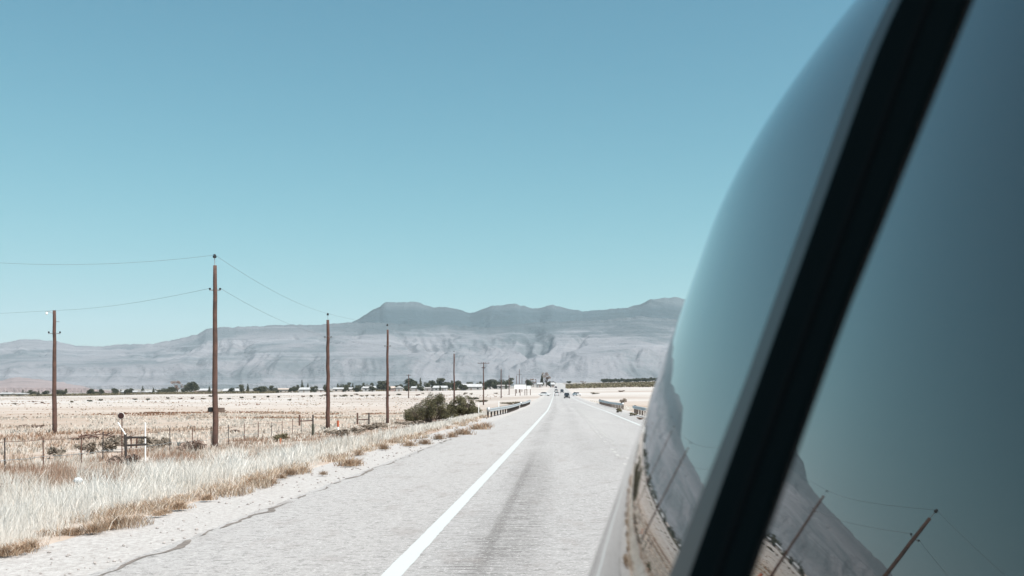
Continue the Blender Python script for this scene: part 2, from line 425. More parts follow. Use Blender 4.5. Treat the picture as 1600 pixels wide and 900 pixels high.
range_mesh('foothills', hill_px, hill_y, 2100, 2900, rock_mat('pink_rock', (.235, .19, .185), (.25, .205, .20), (.19, .16, .16), 12, 55, .004), seed=45, amp=.5, n=500, rows=40, px0=-500, px1=330)

# ------------------------------------------------------------------ haze
hz = MB().box((0, 4400, 300), (25000, 13200, 860)); hm = bpy.data.materials.new('haze'); hm.use_nodes = True
N, L = links(hm); N.remove(N['Principled BSDF']); v = N.new('ShaderNodeVolumePrincipled')
v.inputs['Color'].default_value = (.72, .90, 1.0, 1); v.inputs['Density'].default_value = .000033; v.inputs['Anisotropy'].default_value = 0.0
L.new(v.outputs[0], N['Material Output'].inputs['Volume'])
o = hz.build('haze', hm); tag(o, kind='stuff')

# ------------------------------------------------------------------ vegetation
def leaves(centres, radii, n, size, seed, flat=.75, shell=.5, up=.2):
    """leaf cards spread through blobs; returns V, F, tint"""
    g = np.random.default_rng(seed)
    cs = np.array(centres, float); rs = np.array(radii, float)
    wgt = rs.prod(1) if rs.ndim == 2 else rs**3
    if rs.ndim == 1: rs = np.stack([rs, rs, rs*flat], -1)
    k = g.choice(len(cs), n, p=wgt/wgt.sum())
    d = g.normal(size=(n, 3)); d /= np.linalg.norm(d, axis=1)[:, None]
    r = g.random(n)**(1/3*(1-shell)+.02)
    rag = .75 + .5*g.random((len(cs), 1))[k]*g.random((n, 1))
    c = cs[k] + d*r[:, None]*rs[k]*rag
    a = g.normal(size=(n, 3)); a /= np.linalg.norm(a, axis=1)[:, None]
    b = np.cross(a, g.normal(size=(n, 3))); b /= np.linalg.norm(b, axis=1)[:, None]
    s = size*(.5+g.random(n))[:, None]
    V = np.stack([c-a*s, c+b*s*.45, c+a*s, c-b*s*.45], 1).reshape(-1, 3)
    F = np.arange(4*n).reshape(n, 4)
    t = np.clip(g.normal(.5, .22, n) + (hash2(k.astype(float), k*0.0, seed)-.5)*.5, 0, 1)
    return V, F, np.repeat(t, 4)
def blades(bx, by, h, wd, g, lean=.35, z=None, tint=None, winddir=(.5, .2)):
    n = len(bx); th = g.random(n)*2*math.pi
    if z is None: z = ZG(bx, by) - .02
    ph = g.random(n)*math.pi
    wx, wy = np.cos(ph)*wd/2, np.sin(ph)*wd/2*.4
    lx = (np.cos(th)*lean*g.random(n) + winddir[0]*.25*g.random(n))*h; ly = (np.sin(th)*lean*g.random(n))*h
    B = np.stack([bx, by, z], -1)
    off = np.stack([wx, wy, 0*wx], -1)
    Mv = B + np.stack([lx*.35, ly*.35, h*.55], -1); T = B + np.stack([lx, ly, h*(1-.15*g.random(n))], -1)
    V = np.stack([B-off, B+off, Mv+off*.85, Mv-off*.85, T+off*.35, T-off*.35], 1).reshape(-1, 3)
    i0 = np.arange(n)*6
    F = np.concatenate([np.stack([i0, i0+1, i0+2, i0+3], -1), np.stack([i0+3, i0+2, i0+4, i0+5], -1)])
    if tint is None: tint = g.random(n)
    return V, F, np.repeat(tint, 6)

straw = leaf_mat('pale_straw', [(.30, .20, .145), (.46, .385, .32), (.66, .62, .56), (.73, .71, .67)], .4)
tan = leaf_mat('tan_straw', [(.20, .11, .072), (.32, .21, .15), (.43, .34, .27), (.58, .53, .47)], .35)

# tall pale grass beside the shoulder: one uncountable mass
g = np.random.default_rng(3)
def band_sample(n, v0, v1, y0, y1, pw=1.8):
    t = g.random(n); Y = (y0**(1-pw) + t*(y1**(1-pw)-y0**(1-pw)))**(1/(1-pw))
    v = v0 + (v1-v0)*g.random(n)
    return XL(Y)+v, Y, v
Vs = []; Fs = []; Ts = []; nb = 0
def push(vft):
    global nb
    V, F, T = vft; Vs.append(V); Fs.append(F+nb); Ts.append(T); nb += len(V)
def flush(name, m, **k):
    global Vs, Fs, Ts, nb
    o = fast_mesh(name, np.concatenate(Vs), [np.concatenate(Fs)], m, tint=np.concatenate(Ts)); tag(o, kind='stuff')
    Vs = []; Fs = []; Ts = []; nb = 0; return o
for (n, v0, v1, y0, y1, pw, hh, seed) in ((330000, -11.5, -4.7, 6.5, 130, 1.75, .46, 1), (110000, -19, -10, 12, 150, 1.5, .32, 2), (16000, 9.3, 14, 55, 260, 1.4, .35, 3)):
    X, Y, v = band_sample(n, v0, v1, y0, y1, pw)
    cl = fbm(X*1.1, Y*1.1, 3, seed+50); big_ = fbm(X*.28, Y*.22, 3, seed+60)
    edge = sstep((abs(v)-4.7-(fbm(Y*.8, Y*0, 3, 5)-.3)*1.0)/1.2) if v1 < 0 else np.ones(n)
    keep = g.random(n) < np.clip((cl-.30)*3.2, .05, 1)*np.clip(edge+.05, 0, 1)
    X, Y, cl, big_, edge, v = X[keep], Y[keep], cl[keep], big_[keep], edge[keep], v[keep]; m_ = len(X)
    h = hh*(.45+.75*g.random(m_))*(.55+1.1*(cl-.25))*(.45+.55*edge)*(.7+.7*big_)
    h = h*np.interp(Y, [45, 85], [1, .5]); wd_ = np.clip(.00045*Y, .0045, .05)*(.7+.8*g.random(m_))
    tn = np.clip(.72 + .16*g.normal(size=m_) + (big_-.5)*1.1 + (cl-.5)*.8 - (.28 if seed == 2 else 0) - (.75*sstep((-v-6.8)/3.2)*np.clip((fbm(X*.55, Y*.35, 4, 171)-.44)*5, 0, 1) if v1 < 0 else 0), 0, 1)
    push(blades(X, Y, h*(.70+.5*sstep((fbm(X*2.2, Y*2.2, 2, 181)-.45)*4)), wd_, g, .6, tint=tn))
flush('verge_grass', straw)
n = 46000; X, Y, v = band_sample(n, -5.6, -4.15, 6.5, 90, 1.6)
dens = fbm(X*1.6, Y*.9, 4, 141); keep = (dens > .575+.10*sstep((v+4.9)/.7)) & (g.random(n) < .75); X, Y, v, dens = X[keep], Y[keep], v[keep], dens[keep]; m_ = len(X)
push(blades(X, Y, (.05+.16*g.random(m_))*(dens*1.6), np.clip(.0006*Y, .006, .05), g, 1.3, tint=np.clip(g.normal(.42, .25, m_), 0, 1)))
flush('edge_grass', leaf_mat('brown_edge_grass', [(.20, .12, .08), (.36, .27, .19), (.52, .44, .36), (.68, .63, .56)], .3))
# short tan grass over the fenced field
for (n, v0, v1, y0, y1, pw, hh, wk) in ((60000, -75, -15, 22, 200, 1.2, .22, .0016), (16000, -260, -20, 120, 520, 1.15, .18, .0016)):
    X, Y, v = band_sample(n, v0, v1, y0, y1, pw)
    keep = (np.abs(X/Y) < .62) & (g.random(n) < np.clip((fbm(X*.25, Y*.12, 4, 91)-.42)*5, .02, 1)); X, Y = X[keep], Y[keep]; m_ = len(X)
    bb = fbm(X*.06, Y*.05, 3, 97)
    push(blades(X, Y, hh*(.5+g.random(m_)), np.clip(wk*Y, .03, .5)*(.6+.8*g.random(m_)), g, .6, tint=np.clip(g.normal(.60, .12, m_)+(bb-.5)*2.8 - .22*(1-sstep((Y-60)/80)), 0, 1)))
flush('field_grass', tan)
# loose stones and grit on the gravel verge
gs = mat('pale_stone', (.33, .30, .28), .9, var=.4, scale=3)
Yg = 9+g.random(450)**1.6*60; vg = -4.9 + g.random(450)**.6*1.9
sV = []; sF = []; nb2 = 0
for yy, vv in zip(Yg, vg):
    r_ = random.uniform(.008, .022)*(1+yy/40); c0 = np.array([float(XL(yy))+vv, yy, float(ZR(yy))-.03+r_*.3])
    P = np.array([[1,0,0],[0,1,0],[-1,0,0],[0,-1,0],[0,0,.7],[0,0,-.5]])*r_*(.7+.6*g.random((6, 1)))+c0
    sV.append(P); sF.append(np.array([[0,1,4],[1,2,4],[2,3,4],[3,0,4],[1,0,5],[2,1,5],[3,2,5],[0,3,5]])+nb2); nb2 += 6
tag(fast_mesh('gravel_stones', np.concatenate(sV), [np.concatenate(sF)], gs), kind='stuff')

# brown tufts along the gravel edge: countable
def tuft_mesh(seed):
    gg = np.random.default_rng(seed); n = 380
    r_ = np.abs(np.clip(gg.normal(0, .13, n), -.3, .3)); th = gg.random(n)*6.28
    bx, by = r_*np.cos(th)*1.3, r_*np.sin(th); h = (.06+.20*gg.random(n))*np.clip(1.2-r_*2.0, .3, 1)
    return blades(bx, by, h, .009+.008*gg.random(n), gg, 1.3, z=np.zeros(n)-.01, tint=np.clip(gg.normal(.42, .25, n), 0, 1))
tb = leaf_mat('brown_tuft', [(.16, .095, .06), (.30, .20, .13), (.42, .32, .23), (.56, .48, .40)], .25)
tufts = []
for k in range(3):
    V, F, T = tuft_mesh(100+k); tufts.append(fast_mesh('grass_tuft', V, [F], tb, tint=T))
tf = [(8,868,1.1),(28,864,1.0),(48,858,1.2),(66,838,.8),(108,836,.8),(122,834,.9),(148,832,1.2),(176,824,1.3),(192,820,1.1),(176,806,.9),(214,815,.8),(248,806,.7),(258,803,.6),(279,796,1.1),(284,780,.7),(322,782,.9),(348,772,.7),(356,770,.8),(373,766,1.0),(395,757,1.2),(410,752,1.0),(424,756,1.0),(440,748,.8),(455,742,1.2),(470,738,1.0),(505,742,.7),(545,728,1.4),(556,726,1.3),(561,711,1.3),(600,702,1.2),(640,697,1.2),(664,694,1.3),(686,686,1.4),(706,683,1.6),(724,679,1.7),(747,671,1.8),(760,668,1.8)]
first = [True]*3
for i, (px, py, s) in enumerate(tf):
    D = 20.0
    for _ in range(30): D = 1600*(EYE-zg(PX(px, D), D))/(py-607)
    if i < 3: o = tufts[i]
    else: o = tufts[i % 3].copy(); COL.objects.link(o)
    if px in (545, 556): lb = 'brown grass tuft standing alone on the gravel, one of a close pair'; gp = 'pair of tufts alone on the gravel'
    elif px < 60: lb = 'brown dry grass tuft at the gravel edge by the bottom left corner'; gp = 'tufts in the bottom left corner'
    elif px < 230: lb = 'brown dry grass tuft below the tallest pale grass at the left'; gp = 'tufts below the tallest grass'
    elif px < 500: lb = 'brown dry grass tuft at the gravel edge in front of the pale grass'; gp = 'tufts along the middle of the gravel edge'
    else: lb = 'small brown grass tuft beside the far stretch of road shoulder'; gp = 'tufts along the far shoulder'
    tag(o, lb, 'grass tuft', gp)
    o.location = (PX(px, D), D, zg(PX(px, D), D)+.01 if True else 0); o.rotation_euler = (0, 0, random.random()*6); 
    sc = s*(.42+D/110); o.scale = (sc*1.15, sc, sc*.95)

bark = mat('bark', (.13, .10, .08), .95, var=.4, scale=6)
lf_dark = leaf_mat('dark_foliage', [(.025, .03, .02), (.05, .055, .035), (.075, .078, .05), (.11, .105, .07)], .25)
lf_sage = leaf_mat('sage_foliage', [(.08, .06, .038), (.125, .105, .065), (.175, .155, .10), (.26, .235, .155)], .3)
lf_bush = leaf_mat('olive_foliage', [(.05, .048, .028), (.095, .09, .05), (.15, .14, .085), (.25, .23, .145)], .3)
lf_brown = leaf_mat('bare_twigs', [(.14, .09, .07), (.19, .135, .11), (.25, .19, .16), (.32, .26, .22)], .2)
lf_grey = leaf_mat('grey_scrub', [(.12, .095, .075), (.20, .165, .13), (.28, .24, .20), (.36, .32, .27)], .3)

def big_bush(px0, px1, ytop, ybase, D, seed, n, label, mtl=None, size=.055, ld=None):
    mtl = mtl or lf_bush
    gg = random.Random(seed); cx = PX((px0+px1)/2, D); base = zg(cx, D); wdt = (px1-px0)/1600*D; hgt = PZ(ytop, D)-base
    t = empty('desert_bush', (cx, D, base)); tag(t, label, 'bush')
    cs = []; rs = []; st = MB()
    for k in range(60):
        a = gg.uniform(-1, 1); hh = hgt*(1-.62*abs(a)**1.6)*gg.uniform(.4, 1.0)
        x = a*wdt*.46; y = gg.uniform(-.35, .35)*wdt
        r_ = gg.uniform(.07, .17)*wdt*.7
        cs.append((x, y, max(r_*.5, hh-r_*.7))); rs.append((r_*1.1, r_*1.1, r_*.8))
        cs.append((x*.95, y*.9, max(r_*.4, hh*.5-r_*.2))); rs.append((r_*1.05, r_*1.05, r_*.9))
        st.tube([(x*.12, y*.12, -.05), (x*.5+gg.uniform(-.1, .1), y*.5, hh*.45), (x*1.02, y, hh*1.02)], [.05, .03, .008], 5)
        for _ in range(3):
            st.tube([(x*.5, y*.5, hh*.4), (x+gg.uniform(-.5, .5), y+gg.uniform(-.4, .4), hh*gg.uniform(.8, 1.12))], [.018, .005], 4)
    V, F, T = leaves(cs, rs, n, size, seed, shell=.35)
    V[:, 2] = np.where(V[:, 2] < 0, -V[:, 2]*.3, V[:, 2])
    fast_mesh('foliage', V, [F], mtl, t, tint=T); st.build('stem', bark, t)
    return t
big_bush(634, 716, 608, 657, 112, 5, 38000, 'large olive green bush left of the far guardrail, the bigger one of two')
big_bush(696, 750, 614, 656, 114, 8, 26000, 'olive brown bush between the biggest bush and the guardrail')

def tree_proto(kind, seed):
    gg = random.Random(seed); t = empty('tree', (0, 0, 0)); tr = MB(); cs = []; rs = []
    if kind == 'round':
        for k in range(12): cs.append((gg.uniform(-.32, .32), gg.uniform(-.3, .3), gg.uniform(.18, .80))); rs.append(gg.uniform(.19, .29))
        n, sz, m = 2200, .05, lf_dark
    elif kind == 'slim':
        for k in range(7): z = .25+k*.11; cs.append((gg.uniform(-.05, .05), gg.uniform(-.05, .05), z)); rs.append(.30*(1.1-z)+.04)
        n, sz, m = 900, .05, lf_dark
    elif kind == 'low':
        for k in range(8): cs.append((gg.uniform(-.42, .42), gg.uniform(-.3, .3), gg.uniform(.2, .6))); rs.append(gg.uniform(.2, .32))
        n, sz, m = 1800, .06, lf_dark
    else:
        for k in range(14): cs.append((gg.uniform(-.38, .38), gg.uniform(-.3, .3), gg.uniform(.45, .92))); rs.append(gg.uniform(.10, .17))
        n, sz, m = 900, .03, lf_brown
    tr.tube([(0, 0, -.05), (.02, .01, .3), (0, 0, .6)], [.045, .035, .02], 6)
    for c_ in cs[:7]: tr.tube([(0, 0, .25), ((c_[0])*.6, c_[1]*.6, c_[2]*.75), c_], [.025, .015, .006], 5)
    V, F, T = leaves(cs, rs, n, sz, seed, shell=.4)
    V[:, 2] = np.abs(V[:, 2])
    fast_mesh('crown', V, [F], m, t, tint=T); tr.build('trunk', bark, t)
    return t
protos = {}
def put_tree(kind, px, hpx, wpx, D, label, group=None, base=None, var=0, cat='tree'):
    key = (kind, var)
    if key not in protos: protos[key] = [tree_proto(kind, hash(kind) % 97 if False else sum(map(ord, kind))+var*13), False]
    p, used = protos[key]
    if used: p = copy_tree(p)
    else: protos[key][1] = True
    x = PX(px, D); p.location = (x, D, zg(x, D)); h = hpx/1600*D*1.12; w_ = wpx/1600*D*1.15
    p.scale = (w_, w_, h); p.rotation_euler = (0, 0, random.choice([0, 0.4, -.4, math.pi]))
    for k_ in ('group',):
        if k_ in p: del p[k_]
    tag(p, label, cat, group); return p
T = [
 (11,10,5,'slim','slim dark tree at the left end of the far pale building'),
 (46,11,14,'round','dark square-topped tree left of the thin pole, in front of the pink foothill'),
 (71,9,11,'round','small dark tree just left of the thin left-hand pole'),
 (93,8,15,'low','low dark tree just right of the thin left-hand pole'),
 (147,9,13,'low','dome-shaped dark tree under the right end of the pink foothill'),
 (180,11,11,'round','dark tree touching the left-hand white roof of the village'),
 (189,9,5,'slim','slim dark tree between the square dark tree and first white roof'),
 (205,9,7,'round','small dark tree between the two leftmost white roofs'),
 (223,13,8,'slim','pointed dark tree rising behind the white roofs at the left'),
 (247,9,12,'low','low dark tree right of the row of small white roofs'),
 (260,11,12,'round','first of the dark trees at the left of the tall clump'),
 (271,11,10,'round','dark tree under the tall bare tree of the clump'),
 (277,19,15,'bare','tall grey half-bare tree in the clump left of the tallest pole'),
 (293,17,13,'round','dark round tree in the middle of the tall clump'),
 (304,18,13,'round','dark peaked tree at the right end of the tall clump'),
 (376,13,10,'round','dark tree behind the white roofs right of the tallest pole'),
 (387,14,7,'slim','narrow dark tree beside the white roofs right of the tallest pole'),
 (407,12,16,'low','broad dark dome of a tree halfway between the tallest and second poles'),
 (425,11,9,'round','small dark tree at the left end of the long low pale house'),
 (462,12,9,'round','dark tree at the right end of the long low pale house'),
 (472,19,7,'slim','tall thin pointed tree standing left of the second pole'),
 (481,14,6,'slim','shorter thin tree beside the tall pointed one'),
 (489,12,10,'low','low dark tree just right of the two thin pointed trees'),
 (508,13,7,'slim','dark tree peeping out left of the second pole'),
 (528,13,8,'slim','pointed dark tree behind the long white roof right of the second pole'),
 (540,15,13,'round','dark round tree behind the long white roof right of the second pole'),
 (551,13,7,'slim','pointed tree right of the round one behind the long white roof'),
 (559,10,9,'round','dark tree at the right end of the long white roof'),
 (571,14,8,'round','dark tree rising behind the stepped white house'),
 (580,13,7,'round','small dark tree over the ridge of the stepped white house'),
 (597,16,16,'round','big dark tree filling the gap left of the third pole'),
 (622,12,10,'low','dark tree behind the pinkish house right of the third pole'),
 (643,18,20,'round','big dark tree beside the small crossarm pole'),
 (657,19,7,'slim','narrow pointed conifer right of the small crossarm pole'),
 (668,15,8,'round','dark tree behind the long white shed'),
 (677,15,9,'round','dark tree behind the gap between the white shed and its neighbour'),
 (690,18,15,'round','rounded green tree behind the house above the big bush'),
 (703,14,8,'round','small dark tree between the big bush and fourth pole'),
 (714,14,12,'round','dark tree just right of the fourth pole'),
 (733,11,9,'round','little dark tree above the big white gabled barn'),
 (748,12,10,'round','dark tree at the right end of the big white gabled barn'),
 (766,15,20,'round','broad olive tree just right of the crossarm pole'),
 (776,13,12,'low','low tree at the right of the broad olive one'),
 (792,17,17,'round','dark flat-topped tree behind the pair of thin bare poles'),
 (826,12,9,'round','small dark tree right of the white billboards'),
 (833,12,9,'bare','small brown tree right of the white billboards'),
 (847,19,8,'slim','slim dark tree at the foot of the bare brown tree near the road'),
 (854,21,14,'bare','tall pinkish brown bare tree where the village meets the road'),
 (862,10,10,'low','low dark tree nearest the road at the village end'),
]
for i, (px, h, w_, k, lb) in enumerate(T):
    put_tree(k, px, h, w_*1.15, 930+random.uniform(-10, 25)+ (30 if i % 2 else 0), lb, 'trees around the far village', var=i % 3)
rq = random.Random(12)
for k in range(34):
    px = 8 + k*25 + rq.uniform(-9, 9)
    if 255 < px < 315: continue
    put_tree(rq.choice(['round', 'low', 'round', 'slim']), px, rq.uniform(7, 12), rq.uniform(6, 12), 862+rq.uniform(-8, 8), 'small dark tree or tall bush standing in front of the row of village houses', 'small trees in front of the village houses', var=rq.choice([0, 1, 2]))
# dark row on the right-hand crest
for i in range(22):
    px = 942 + i*4.55
    if 19 < i*1.0 < 19.5 or i == 6: continue
    put_tree('low', px, random.uniform(6.5, 8), 7.5, 1500+random.uniform(-12, 12), 'dark tree in the dense level row along the right-hand crest', 'dense tree row on the right-hand crest', var=i % 3)
put_tree('low', 888, 4.5, 7, 1700, 'dark bushy tree alone where the road meets the skyline')
put_tree('bare', 911, 5, 9, 1300, 'faint grey shrub left of the tree row on the right crest')

# small shrubs dotting the pale field
def shrub_proto(m, seed):
    cs = []; rs = []; gg = random.Random(seed)
    for k in range(7): cs.append((gg.uniform(-.4, .4), gg.uniform(-.4, .4), gg.uniform(.15, .6))); rs.append(gg.uniform(.2, .33))
    V, F, T_ = leaves(cs, rs, 700, .07, seed, shell=.3); V[:, 2] = np.abs(V[:, 2])
    return fast_mesh('desert_shrub', V, [F], m, tint=T_)
shp = [[shrub_proto(lf_sage, 3), False], [shrub_proto(lf_grey, 4), False], [shrub_proto(lf_dark, 6), False], [shrub_proto(lf_brown, 9), False]]
def put_shrub(kind, px, py, wpx, hpx, label, group=None, D=None):
    p = shp[kind]
    if p[1]: o = p[0].copy(); COL.objects.link(o)
    else: o = p[0]; p[1] = True
    if 705 < py < 745 and px < 330: py -= 9; hpx *= 1.6; wpx *= 1.25
    if D is None:
        # walk out until the ground meets the sight line
        D = 14.0
        while D < 1100 and gy(px, D) > py: D *= 1.02
    x = PX(px, D); o.location = (x, D, zg(x, D)-.03); s = 1/1600*D
    o.scale = (wpx*s, wpx*s*.9, hpx*s*1.25); o.rotation_euler = (0, 0, random.random()*6)
    if 'group' in o: del o['group']
    tag(o, label, 'shrub', group); return o
rs_ = random.Random(4)
fl = [(22,633),(52,629),(66,630),(112,629),(140,628),(158,627),(211,625),(232,626),(262,624),(281,624),(300,624),(318,624),(330,621),(345,625),(358,624),(377,623),(398,622),(418,621),(436,622),(452,626),(474,621),(486,621),(501,620),(507,619),(524,621),(533,620),(540,620),(549,620),(556,618),(566,620),(573,620),(582,620),(594,619),(607,619),(622,618),(652,619),(660,616),(728,617),(736,617),(774,616)]
for px, py in fl:
    if py <= gy(px, 800)+.5: py = gy(px, 640)
    k = rs_.choice([0, 1, 2, 3, 0])
    put_shrub(k, px, py, rs_.uniform(5, 9), rs_.uniform(2.5, 4), 'small dark shrub dotting the bright strip of field below the village', 'shrubs dotting the bright strip of field')
for px, py, wd_, hp, k, lb in [
 (438,690,26,14,0,'green grey shrub at the fence between the two nearest tall poles'),
 (590,672,44,12,1,'grey green sagebrush patch at the foot of the third pole'),
 (556,678,24,12,1,'grey sagebrush below the right-hand rusty brace'),
 (525,684,40,14,1,'grey green sagebrush right of the second pole'),
 (640,668,50,12,1,'grey scrub patch in front of the largest bush'),
 (690,662,36,9,3,'brown scrub at the foot of the two large bushes'),
 (182,716,36,17,1,'grey dead shrub at the foot of the round sign post'),
 (228,712,28,15,1,'grey shrub below the short pipe gate'),
 (258,712,22,13,1,'grey shrub just right of the pipe gate'),
 (298,718,34,16,3,'brown dead shrub between the pipe gate and tallest pole'),
 (132,722,26,14,1,'grey shrub between two fence posts at the left'),
 (85,728,22,14,1,'grey shrub right of the nearest fence post'),
 (190,740,40,16,3,'rusty brown shrub in the pale grass below the round sign'),
 (48,668,34,5,3,'low reddish shrub line left of the thin left-hand pole'),
 (60,669,18,6,3,'reddish mound of brush beside the thin left-hand pole'),
 (300,669,20,4,3,'low brown shrub left of the tallest pole in the field'),
 (366,676,16,6,3,'low brown shrub right of the tallest pole in the field'),
 (752,629,20,4,0,'low olive shrub left of the crossarm pole foot'),
 (800,632,40,5,0,'pale olive scrub behind the left guardrail'),
 (738,625,16,5,2,'dark shrub peeping over the right shoulder of the bushes'),
 (968,645,10,8,0,'weedy shrub at the near end of the right guardrail'),
 (990,650,12,6,0,'dry weeds growing under the near right guardrail'),
 (1002,656,14,5,3,'brown weeds below the near right guardrail beam'),
 (975,632,12,10,1,'pale weed between the two right guardrails'),
 (930,616,14,3,0,'low shrub in the right-hand field beyond the far rail'),
 (970,613,12,3,3,'small brown shrub in the right-hand field below the dark band'),
 (1026,611,10,3,3,'small shrub in the right-hand field at the van\'s edge')]:
    put_shrub(k, px, py, wd_, hp, lb)
# scrub belts that read as one mass
def belt(name, px0, px1, D0, D1, n, h, m, seed, sz=.5):
    gg = np.random.default_rng(seed); px = px0+(px1-px0)*gg.random(n); D = D0+(D1-D0)*gg.random(n)
    X = (px-800)/1600*D; Z = ZG(X, D); hh = h*(.4+.8*fbm(X/9, D/9, 3, seed))
    c = np.stack([X, D, Z+gg.random(n)*hh], -1)
    a = gg.normal(size=(n, 3)); a /= np.linalg.norm(a, axis=1)[:, None]; b = np.cross(a, gg.normal(size=(n, 3))); b /= np.linalg.norm(b, axis=1)[:, None]
    s = sz*(.5+gg.random(n))[:, None]
    V = np.stack([c-a*s, c+b*s*.5, c+a*s, c-b*s*.5], 1).reshape(-1, 3)
    tag(fast_mesh(name, V, [np.arange(4*n).reshape(n, 4)], m, tint=np.repeat(np.clip(gg.normal(.4, .25, n), 0, 1), 4)), kind='stuff')
belt('scrub_belt', -60, 432, 845, 905, 16000, 2.2, lf_sage, 61)
belt('scrub_belt', 430, 760, 880, 915, 5000, 1.4, lf_sage, 62)
belt('scrub_belt', 884, 1120, 760, 1050, 16000, 2.4, lf_sage, 63, .7)

# ------------------------------------------------------------------ the far village
white = mat('white_wall', (.34, .33, .32), .8, var=.25, scale=.6); cream = mat('cream_wall', (.38, .34, .31), .85, var=.15, scale=.5)
pinkw = mat('pinkish_wall', (.30, .22, .20), .85, var=.15, scale=.5)
wroof = mat('white_metal_roof', (.42, .42, .42), .55, var=.3, scale=.4); groof = mat('grey_roof', (.30, .28, .27), .7, var=.2, scale=.6)
troof = mat('tan_roof', (.42, .35, .30), .8, var=.2, scale=.6)
glass_far = mat('house_glass', (.03, .035, .04), .15); doorm = mat('door_paint', (.16, .12, .10), .6)
def house(px, wpx, D, hw, hr, wall, roof, label, ridge='x', depth=8, rot=0, extra=None):
    x = PX(px, D); w_ = wpx/1600*D*.86; z = zg(x, D)
    t = empty('house', (x, D, z-.15), rot); tag(t, label, 'house', 'houses of the far village')
    b = MB(); hw += .15
    b.box((0, 0, hw/2), (w_, depth, hw)); 
    r_ = MB(); e = .5
    if ridge == 'x':
        P = [(-w_/2-e, -depth/2-e, hw), (w_/2+e, -depth/2-e, hw), (w_/2+e, depth/2+e, hw), (-w_/2-e, depth/2+e, hw), (-w_/2+ (0 if rot else -e), 0, hw+hr), (w_/2+e, 0, hw+hr)]
        Q = [(a, b_, c_+.18) for a, b_, c_ in P]
        r_.add(P+Q, [(6, 7, 11, 10), (8, 9, 10, 11), (7, 8, 11), (9, 6, 10), (3, 2, 1, 0), (0, 1, 7, 6), (1, 2, 8, 7), (2, 3, 9, 8), (3, 0, 6, 9)])
    else:
        P = [(-w_/2-e, -depth/2-e, hw), (w_/2+e, -depth/2-e, hw), (w_/2+e, depth/2+e, hw), (-w_/2-e, depth/2+e, hw), (0, -depth/2-e, hw+hr), (0, depth/2+e, hw+hr)]
        Q = [(a, b_, c_+.18) for a, b_, c_ in P]
        r_.add(P+Q, [(6, 10, 11, 9), (7, 8, 11, 10), (6, 7, 10), (8, 9, 11), (3, 2, 1, 0), (0, 1, 7, 6), (1, 2, 8, 7), (2, 3, 9, 8), (3, 0, 6, 9)])
    b.build('wall', wall, t); r_.build('roof', roof, t)
    nwin = max(1, int(w_/4.5))
    for k in range(nwin):
        xx = -w_/2 + (k+.5)*w_/nwin
        if k == nwin//2: MB().box((xx, -depth/2-.03, 1.15), (1.1, .06, 2.1)).build('door', doorm, t)
        else: MB().box((xx, -depth/2-.03, 1.6), (1.5, .06, 1.1)).build('window', glass_far, t)
    if extra == 'garage':
        MB().box((-w_/2-2.6, .5, 1.4), (5, depth*.7, 2.8)).build('garage', wall, t)
    if extra == 'upper':
        MB().box((-w_*.08, 1, hw+hr*.5+.5), (w_*.5, depth*.6, hr+1.0)).build('upper_storey', wall, t)
        MB().box((-w_*.08, 1, hw+hr+1.15), (w_*.55, depth*.7, .2)).build('upper_roof', roof, t)
    return t
H = [
 (12,22,880,2.6,.9,cream,wroof,'x','long low pale building at the far left edge of the village',None),
 (34,18,885,2.5,.7,cream,wroof,'x','low pale building just left of the square dark tree',None),
 (198,13,905,2.6,1.1,white,wroof,'x','leftmost small white-roofed house, beside the dark tree',None),
 (211,10,907,2.5,1.1,white,wroof,'x','second small white house from the left, between two dark trees',None),
 (226,11,900,2.2,1.0,white,wroof,'y','third small white house, with gable end facing the road field',None),
 (238,12,903,2.3,1.1,white,wroof,'x','fourth small white house, right of the gable-ended one',None),
 (322,20,905,3.0,1.5,pinkw,wroof,'x','house with pale flat roof and dark wall just left of the tallest pole','garage'),
 (357,16,905,2.6,1.8,white,wroof,'x','white-roofed house just right of the tallest pole',None),
 (373,14,903,2.4,1.9,white,wroof,'x','white-roofed house left of the narrow dark tree',None),
 (446,26,915,3.0,1.0,cream,troof,'x','long low cream house between the two broad dark trees',None),
 (476,17,905,2.6,1.7,white,wroof,'x','white house under the tall thin pointed tree',None),
 (498,20,905,2.3,.8,cream,wroof,'x','low white-roofed house just left of the second pole',None),
 (536,34,905,2.6,1.2,cream,wroof,'x','long white-roofed house just right of the second pole',None),
 (577,22,905,3.0,1.4,white,wroof,'x','stepped two-level white house between the second and third poles','upper'),
 (611,13,905,2.7,1.5,pinkw,troof,'x','pinkish house just right of the third pole',None),
 (624,11,900,3.0,1.5,white,wroof,'y','small white gabled house next to the pinkish one',None),
 (651,18,905,2.7,1.2,white,wroof,'x','long white shed right of the small crossarm pole',None),
 (668,10,900,2.3,.9,groof,groof,'x','dark low shed with open front between two white houses',None),
 (688,24,905,2.7,1.6,white,wroof,'x','white house showing above the biggest bush','garage'),
 (737,36,900,2.8,2.4,white,wroof,'x','big white gabled barn right of the fourth pole',None),
 (787,22,910,2.8,.7,white,groof,'x','flat-roofed white building behind the first thin bare pole',None),
 (843,9,900,2.8,1.2,white,wroof,'x','small white house behind the bare brown tree near the road',None),
 (863,6,900,2.4,1.6,white,wroof,'x','small white shed nearest the road at the village end',None),
]
for (px, wp_, D, hw, hr, wl_, rf_, rd, lb, ex) in H:
    house(px, wp_, D-25, hw, hr, wl_, rf_, lb, ridge=rd, extra=ex, rot=random.uniform(-.12, .12))

